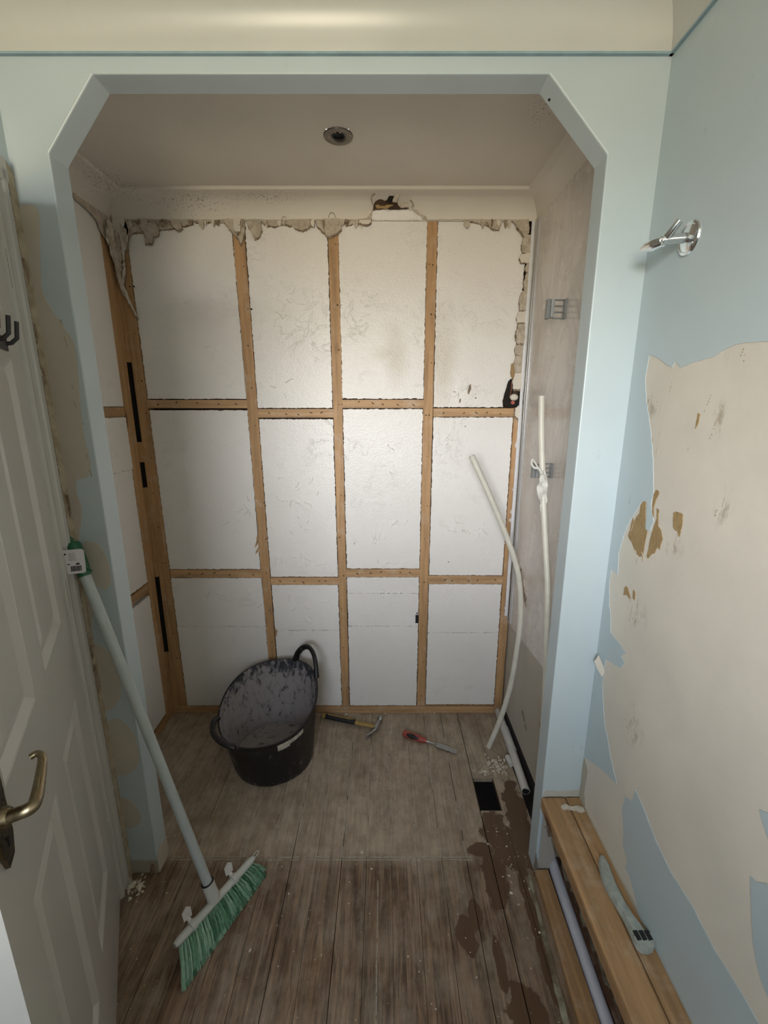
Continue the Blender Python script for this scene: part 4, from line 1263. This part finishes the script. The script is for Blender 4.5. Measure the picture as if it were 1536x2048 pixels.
while z > -.030:
    slab([(-.031, z), (-.031 + R.uniform(.016, .023), z), (-.031 + .018, z - .0009), (-.031, z - .0009)], .0002, fr, TU, TV, bm=bm)
    if z > .004:
        slab([(.004, z), (.004 + R.uniform(.014, .022), z), (.018, z - .0008), (.004, z - .0008)], .0002, fr, TU, TV, bm=bm)
    z -= .0024
obj('small_print', bm, PRINT, tagc, kind='stuff')
settle(t)

# ---- flexible tub
t = thing('rubble_tub', 'black two handled flexible rubble tub, dusty inside, standing by the rear wall', 'tub')
cxr, cyr = -.497, 1.645
def tubpt(a, k, ins=0):
    """k 0 base .. 1 rim; the rim is higher at the back and a little oval"""
    cx = -.492 + (cxr + .492) * k
    cy = 1.655 + (cyr - 1.655) * k
    rx = .170 + (.2035 - .170) * k - ins
    ry = .170 + (.235 - .170) * k - ins
    zr = .300 + .055 * math.sin(a + .25) + .008 * math.sin(3 * a)
    z = zr * k
    dent = 1 + .012 * math.sin(2 * a + 1) * k
    return Vector((cx + math.cos(a) * rx * dent, cy + math.sin(a) * ry * dent, z))
S = 72
ks = [0, .02, .25, .5, .75, .93, .97, 1.0]
bm = bmesh.new()
rings = []
for k in ks:
    ins = .008 if k == 0 else (-.004 if k in (.97,) else (-.003 if k == 1.0 else 0))
    rings.append([bm.verts.new(tubpt(2 * math.pi * i / S, k, ins)) for i in range(S)])
for a, b in zip(rings, rings[1:]):
    for i in range(S):
        bm.faces.new((a[i], a[(i + 1) % S], b[(i + 1) % S], b[i]))
bm.faces.new(rings[0][::-1])
r2 = [rings[-1]]
for k in (1.0, .97, .75, .5, .25, .06):
    r2.append([bm.verts.new(tubpt(2 * math.pi * i / S, k, .004) + Vector((0, 0, .0 if k < 1 else .0))) for i in range(S)])
for j, (a, b) in enumerate(zip(r2, r2[1:])):
    for i in range(S):
        f = bm.faces.new((a[i], a[(i + 1) % S], b[(i + 1) % S], b[i]))
        f.material_index = 1 if j > 0 else 0
f = bm.faces.new(r2[-1]); f.material_index = 1
tb = obj('body', bm, [TUB_OUT, TUB_IN], t, smooth=True)
for (am, span, rise, outw, wdt) in ((math.radians(47), .40, .088, .010, .0135), (math.radians(222), .42, .022, .026, .0115)):
    pth = []
    for i in range(15):
        u = i / 14
        a = am - span + 2 * span * u
        h = math.sin(math.pi * u) ** .55
        base = tubpt(a, .985, -.003)
        dirn = Vector((math.cos(am), math.sin(am), 0))
        mid = tubpt(am, .985, -.003)
        # pull towards the middle so the loop is a U and not the whole arc
        q = base * (1 - .0) + dirn * outw * h + Vector((0, 0, rise * h))
        pth.append(q)
    obj('handle', tube(pth, [wdt * (1.25 if i in (0, 14) else 1) for i in range(15)], seg=12, flat=.75), TUB_OUT, t, smooth=True)
# remains of a torn label on the front right
bm = bmesh.new()
def on(a, k, off=.0015):
    p = tubpt(a, k, -off)
    return p
for (a0, a1, k0, k1) in ((math.radians(-66), math.radians(-52), .82, .95), (math.radians(-52), math.radians(-34), .86, .94)):
    q = [[bm.verts.new(on(a0 + (a1 - a0) * i / 5, k0 + (k1 - k0) * j)) for i in range(6)] for j in range(2)]
    for i in range(5):
        bm.faces.new((q[0][i], q[0][i + 1], q[1][i + 1], q[1][i]))
obj('torn_label', bm, plain('torn_paper_label', (.50, .46, .38), .7, var=.3, scale=50), t)
# dust left in the bottom
bm = bmesh.new()
q = [bm.verts.new(tubpt(2 * math.pi * i / 40, .10, .006)) for i in range(40)]
bm.faces.new(q)
obj('dust_layer', bm, TUB_IN, t)
settle(t)

# ---- claw hammer
t = thing('claw_hammer', 'claw hammer with black and yellow handle lying at the foot of the rear wall', 'hammer')
h0, h1 = Vector((-.300, 1.893, .017)), Vector((-.050, 1.818, .017))
ha = (h1 - h0).normalized()
hn = Vector((-ha.y, ha.x, 0))
obj('shaft', tube([h0 + ha * .14, h0 + ha * .18, h1 + ha * .012], [.013, .0125, .0115], seg=14, flat=.75), YEL, t, smooth=True)
obj('grip', tube([h0 + ha * .006, h0 + ha * .04, h0 + ha * .10, h0 + ha * .15, h0 + ha * .165], [.0155, .0145, .0150, .0145, .0132], seg=16, flat=.8), BLK, t, smooth=True)
obj('end_cap', tube([h0 - ha * .010, h0 - ha * .004, h0 + ha * .008], [.013, .0165, .0165], seg=16, flat=.8), YEL, t, smooth=True)
bm = slab([(.02, -.002), (.13, -.003), (.15, .0), (.13, .003), (.02, .002)], .001, h0 + Vector((0, 0, .0120)), ha, hn)
obj('grip_stripe', bm, YEL, t)
hd = h1 + ha * .012
bm = tube([hd + hn * .068, hd + hn * .050, hd + hn * .044, hd + hn * .022, hd, hd - hn * .018], [.0145, .0150, .0095, .0100, .0130, .0115], seg=16)
obj('hammer_head', bm, STEEL, t, smooth=True)
for sgn in (-1, 1):
    pp = smoothpath([hd - hn * .012 + Vector((0, 0, 0)), hd - hn * .035 - ha * .004 + Vector((0, 0, sgn * .003)), hd - hn * .058 - ha * .014 + Vector((0, 0, sgn * .006)), hd - hn * .078 - ha * .030 + Vector((0, 0, sgn * .008))], 3)
    obj('claw', tube(pp, [.0085, .0083, .008, .0075, .007, .0065, .006, .005, .004, .003], seg=8, flat=.7), STEEL, t, smooth=True)
settle(t)

# ---- wood chisel with red handle
t = thing('chisel', 'chisel with a worn red and black handle lying mid alcove floor', 'chisel')
c0, c1 = Vector((.088, 1.777, .015)), Vector((.328, 1.671, .0045))
ca = (c1 - c0).normalized()
cn = Vector((-ca.y, ca.x, 0)).normalized()
L = (c1 - c0).length
at_ = lambda s: c0 + ca * s
obj('handle', tube([at_(0), at_(.006), at_(.03), at_(.07), at_(.105), at_(.118)], [.010, .0145, .0150, .0152, .0130, .0085], seg=18), RED, t, smooth=True)
obj('grip', tube([at_(.022) - cn * .005 + Vector((0, 0, .004)), at_(.05) - cn * .006 + Vector((0, 0, .004)), at_(.095) - cn * .005 + Vector((0, 0, .003))], [.009, .0118, .007], seg=12), BLK, t, smooth=True)
obj('shank', tube([at_(.115), at_(.135), at_(.150), at_(.165)], [.0065, .0048, .0050, .008], seg=12), STEEL, t, smooth=True)
bm = bmesh.new()
rings = []
for s, w, h in ((.155, .008, .006), (.172, .0150, .006), (.205, .0140, .005), (.240, .0145, .0035), (L, .0145, .0008)):
    p = at_(s)
    z = max(p.z - .001, h / 2 + .0004)
    rings.append([bm.verts.new(Vector((p.x, p.y, z)) + cn * a * w + Vector((0, 0, b * h / 2))) for a, b in ((-1, -1), (1, -1), (1, 1), (-1, 1))])
for a, b in zip(rings, rings[1:]):
    for k in range(4):
        bm.faces.new((a[k], a[(k + 1) % 4], b[(k + 1) % 4], b[k]))
bm.faces.new(rings[0][::-1]); bm.faces.new(rings[-1])
obj('blade', bm, STEEL, t)
settle(t)

# ---- pipes in the alcove
pp = smoothpath([(.475, 1.690, .012), (.522, 1.70, .15), (.556, 1.705, .302), (.574, 1.708, .47), (.580, 1.708, .64), (.565, 1.705, .80), (.530, 1.702, .925), (.464, 1.70, 1.080), (.402, 1.70, 1.21), (.338, 1.70, 1.337)], 8)
bm = bmesh.new()
tube(pp, .0115, bm, 14, caps=False)
tube(pp, .0085, bm, 14, caps=False)
o = obj('plastic_pipe', bm, PIPE_W, smooth=True)
tag(o, 'long curved ivory plastic pipe leaning in the far right corner, its foot on the floor', 'pipe')
t = thing('plastic_pipe', 'straight ivory plastic pipe with taped paper round it against the marble panel', 'pipe')
pp = smoothpath([(.560, 1.30, .008), (.560, 1.33, .5), (.557, 1.38, .88), (.553, 1.42, 1.03), (.5435, 1.44, 1.148), (.536, 1.47, 1.297), (.528, 1.49, 1.43), (.521, 1.50, 1.557)], 6)
bm = bmesh.new()
tube(pp, .0105, bm, 14)
obj('pipe', bm, PIPE_W, t, smooth=True)
bm = tube(smoothpath([(.527, 1.455, 1.300), (.512, 1.452, 1.325), (.498, 1.452, 1.345), (.492, 1.452, 1.352), (.490, 1.452, 1.338), (.500, 1.452, 1.325), (.515, 1.450, 1.322), (.527, 1.452, 1.306)], 4), .0040, seg=8, flat=.5)
obj('tape_loop', bm, TAPE, t, smooth=True)
bm = slab(jagpoly([(.532, 1.318), (.520, 1.30), (.512, 1.262), (.514, 1.235), (.524, 1.215), (.532, 1.17), (.538, 1.13), (.550, 1.10), (.556, 1.13), (.549, 1.20), (.545, 1.29)], .008, .002, 3), .003, (0, 1.447, 0))
bmesh.ops.subdivide_edges(bm, edges=bm.edges, cuts=1)
for v in bm.verts:
    v.co.y += .004 * math.sin(v.co.z * 140 + v.co.x * 260)
obj('torn_tape', bm, TAPE, t)
settle(t)

t = thing('waste_pipe', 'white plastic waste pipe along the foot of the alcove right wall', 'pipe')
obj('pipe', tube([(.578, 1.925, .020), (.574, 1.62, .019), (.571, 1.455, .012)], .0175, seg=20), W_PLAST, t, smooth=True)
obj('pipe_mouth', tube([(.571, 1.4565, .012), (.571, 1.4545, .012)], .0150, seg=20), BLK, t)
obj('collar', tube([(.576, 1.80, .020), (.5755, 1.66, .0195)], [.0205, .0192], seg=20), W_PLAST, t, smooth=True)
settle(t)
o = obj('pipe_stub', tube([(.546, 1.635, .012), (.551, 1.59, .010)], .0115, seg=16), W_PLAST, smooth=True)
tag(o, 'short white pipe stub beside the alcove waste pipe', 'pipe')
o = obj('waste_pipe', tube([(.5755, 1.20, .006), (.572, 1.13, .005), (.5655, .90, .004), (.5625, .776, .004), (.552, .30, .004)], .0175, seg=20), plain('white_blue_plastic', (.55, .56, .62), .35, var=.04), smooth=True)
tag(o, 'white waste pipe running towards the viewer beneath the timber ledge', 'pipe')

# ---- brackets on the marble panel
def bracket(y, z0, z1, xi, lab):
    t = thing('wall_bracket', lab, 'bracket', group=None)
    obj('flange', B(bmesh.new(), AR - .008, AR - .0012, y - .012, y + .012, z0, z1, .001), GREYM, t)
    obj('front_bar', B(bmesh.new(), xi, xi + .010, y - .010, y + .014, z0, z1, .001), GREYM, t)
    obj('channel', B(bmesh.new(), xi + .011, xi + .022, y - .014, y + .010, z0 + .002, z1 - .002, .002), plain('lighter_grey_plastic', (.30, .31, .31), .35, var=.08), t)
    for k in range(4):
        z = z0 + (z1 - z0 - .004) * k / 3
        obj('rung', B(bmesh.new(), xi + .022, AR - .008, y - .004, y + .006, z, z + .004, .0006), GREYM, t)
    settle(t)
bracket(1.56, 1.806, 1.866, .535, 'upper grey ladder shaped wall bracket, bare, on the marble panel')
bracket(1.555, 1.274, 1.326, .528, 'lower grey ladder shaped wall bracket, behind the taped pipe')

# ---- boxing timbers low on the right
t = obj('timber_ledge', B(bmesh.new(), .500, .5765, -.3, YF - .0015, .268, .311, .006), PINE_Y)
tag(t, 'broad planed pine board forming the ledge beside the right wall, outer of two', 'timber')
t = obj('timber_ledge', B(bmesh.new(), .5785, .6215, -.3, YF - .0015, .268, .3105, .003), PINE_Y)
tag(t, 'narrow pine batten forming the inner edge of the ledge against the right wall', 'timber')
bm = slab([(.4495, -.3), (.506, -.3), (.524, .30), (.5400, .776), (.5455, YF - .006), (.503, YF - .006), (.488, .776), (.470, .30)], .020, (0, 0, .0), (1, 0, 0), (0, 1, 0))
o = obj('floor_batten', bm, PINE_Y)
tag(o, 'low pine batten lying on the floorboards under the ledge', 'timber')
# rough plaster and timber lumps under the ledge
bm = bmesh.new()
y = .35
while y < 1.10:
    L = R.uniform(.03, .08)
    slab(jagpoly([(y, .262), (y + L, .266), (y + L, .266 - R.uniform(.01, .05)), (y + L * .5, .266 - R.uniform(.02, .07)), (y, .25)], .01, .004, int(y * 100)), -.010, (.525, 0, 0), UY, VZ, bm=bm)
    y += L
o = obj('ledge_support', bm, m_torn('mouldy_plaster', (.30, .26, .18), (.06, .05, .035), 25))
tag(o, 'mouldy rough edge of board hanging under the pine ledge', 'plasterboard', kind='stuff')
o = obj('ledge_upstand', B(bmesh.new(), .594, .6215, -.3, YF - .003, .0, .2675), m_pine('dark_old_upstand', (60, 3, 60), (.10, .055, .03), .3))
tag(o, 'dark old timber standing against the wall under the ledge', 'timber')
bm = slab(jagpoly([(1.146, .306), (.60, .306), (.60, .3145), (.69, .3175), (.80, .316), (.835, .326), (.86, .322), (.95, .317), (1.05, .319), (1.146, .322)], .012, .0015, 4), .0022, (XR - .0012, 0, 0), UY, VZ)
o = obj('baseboard_right', bm, m_plaster('flaking_cream_edge', (.58, .54, .42)))
tag(o, 'flaking cream paint edge above the pine ledge', 'skirting', kind='structure')

# plaster smear on the ledge
bm = slab(jagpoly([(.548, 1.108), (.562, 1.118), (.585, 1.108), (.600, 1.112), (.619, 1.104), (.617, 1.092), (.600, 1.088), (.588, 1.094), (.570, 1.098), (.552, 1.099)], .006, .003, 2), .003, (0, 0, .3112), (1, 0, 0), (0, 1, 0))
o = obj('plaster_scrap', bm, CRUMB)
tag(o, 'white plaster scrap lying across the far end of the pine ledge', 'plaster')

# ---- grey plastic tool on the ledge
t = thing('shower_handset', 'grey plastic tool handle with three dark slots lying on the pine ledge', 'tool')
cl = [(.5985, .950), (.5930, .925), (.5860, .89), (.5850, .86), (.5870, .83), (.5910, .80), (.5955, .775), (.5975, .755)]
hw = [.007, .0145, .0165, .0155, .0130, .0135, .0175, .0215]
cs_ = smoothpath([(a, b, 0) for a, b in cl], 4)
hs = []
for i in range(len(cs_)):
    f_ = i / 4; j = min(int(f_), len(hw) - 2); hs.append(hw[j] + (hw[j + 1] - hw[j]) * (f_ - j))
bm = bmesh.new()
rings = []
for i, c in enumerate(cs_):
    w = hs[i]
    f_ = i / (len(cs_) - 1)
    h = .010 + .009 * f_ + .004 * math.sin(f_ * math.pi)
    zb = .3116
    lay = [(-1, 0), (-1, .5), (-.7, .9), (0, 1.0), (.7, .9), (1, .5), (1, 0)]
    rings.append([bm.verts.new((c.x + a * w, c.y, zb + b * h)) for a, b in lay])
for a, b in zip(rings, rings[1:]):
    for k in range(6):
        bm.faces.new((a[k], b[k], b[k + 1], a[k + 1]))
    bm.faces.new((a[6], b[6], b[0], a[0]))
bm.faces.new(rings[0]); bm.faces.new(rings[-1][::-1])
obj('body', bm, GREYP, t, smooth=True)
bm = slab([(.576, .755), (.5985, .758), (.6205, .762), (.6200, .744), (.612, .735), (.598, .731), (.584, .733), (.577, .742)], .019, (0, 0, .3116), (1, 0, 0), (0, 1, 0))
obj('end_block', bm, GREYP, t)
for (a, b) in ((.5795, .5905), (.5925, .6035), (.6055, .6165)):
    obj('slot', slab([(a, .766), (b, .767), (b + .0012, .748), (a + .0012, .746)], .0010, (0, 0, .3301), (1, 0, 0), (0, 1, 0)), BLK, t)
t.name = 'tool_handle'
settle(t)

# ---- crumbs and chips on the floor
bm = bmesh.new()
def crumb(bm_, x, y, z, s):
    v0 = len(bm_.verts)
    r = bmesh.ops.create_icosphere(bm_, subdivisions=1, radius=s)
    M2 = Matrix.Translation((x, y, z + s * .55)) @ Matrix.Rotation(R.uniform(0, 6), 4, 'Z') @ Matrix.Diagonal((R.uniform(.6, 1.5), R.uniform(.5, 1.2), R.uniform(.4, .8), 1))
    for v in r['verts']:
        v.co *= R.uniform(.7, 1.3)
    bmesh.ops.transform(bm_, matrix=M2, verts=r['verts'])
for i in range(90):
    x = R.gauss(.487, .026); y = R.gauss(1.588, .026)
    if .366 < x < .462 and y < 1.540:
        continue
    if x > .545:
        continue
    crumb(bm, x, y, 0, abs(R.gauss(.003, .002)) + .0012)
for i in range(40):
    x = R.gauss(.425, .016); y = R.gauss(1.562, .008)
    if y > 1.54:
        crumb(bm, x, y, 0, abs(R.gauss(.0022, .0016)) + .001)
o = obj('plaster_debris', bm, CRUMB)
tag(o, 'small heap of white plaster crumbs beside the floor hole', 'debris', kind='stuff')
bm = bmesh.new()
for i in range(130):
    crumb(bm, R.uniform(-.8, .45), R.uniform(.75, 1.18), 0, abs(R.gauss(0, .0011)) + .0006)
for i in range(110):
    x = R.uniform(-1.0, .53); y = R.uniform(1.2, 1.92)
    if .36 < x < .47 and 1.36 < y < 1.55 or (x > .36 and y > 1.48) or math.hypot(x + .49, y - 1.655) < .18:
        continue
    crumb(bm, x, y, 0, abs(R.gauss(0, .0009)) + .0006)
for i in range(70):
    x = R.gauss(.44, .035); y = R.uniform(.95, 1.32)
    if x < .48:
        crumb(bm, x, y, 0, abs(R.gauss(0, .0014)) + .0006)
for i in range(60):
    crumb(bm, R.gauss(-.81, .02), R.gauss(1.10, .02), 0, abs(R.gauss(0, .003)) + .001)
for i in range(60):
    crumb(bm, R.uniform(-1.0, .36), R.uniform(1.915, 1.932), 0, abs(R.gauss(0, .0018)) + .0008)
o = obj('floor_grit', bm, CRUMB)
tag(o, 'scattered fine plaster grit over the floorboards', 'debris', kind='stuff')
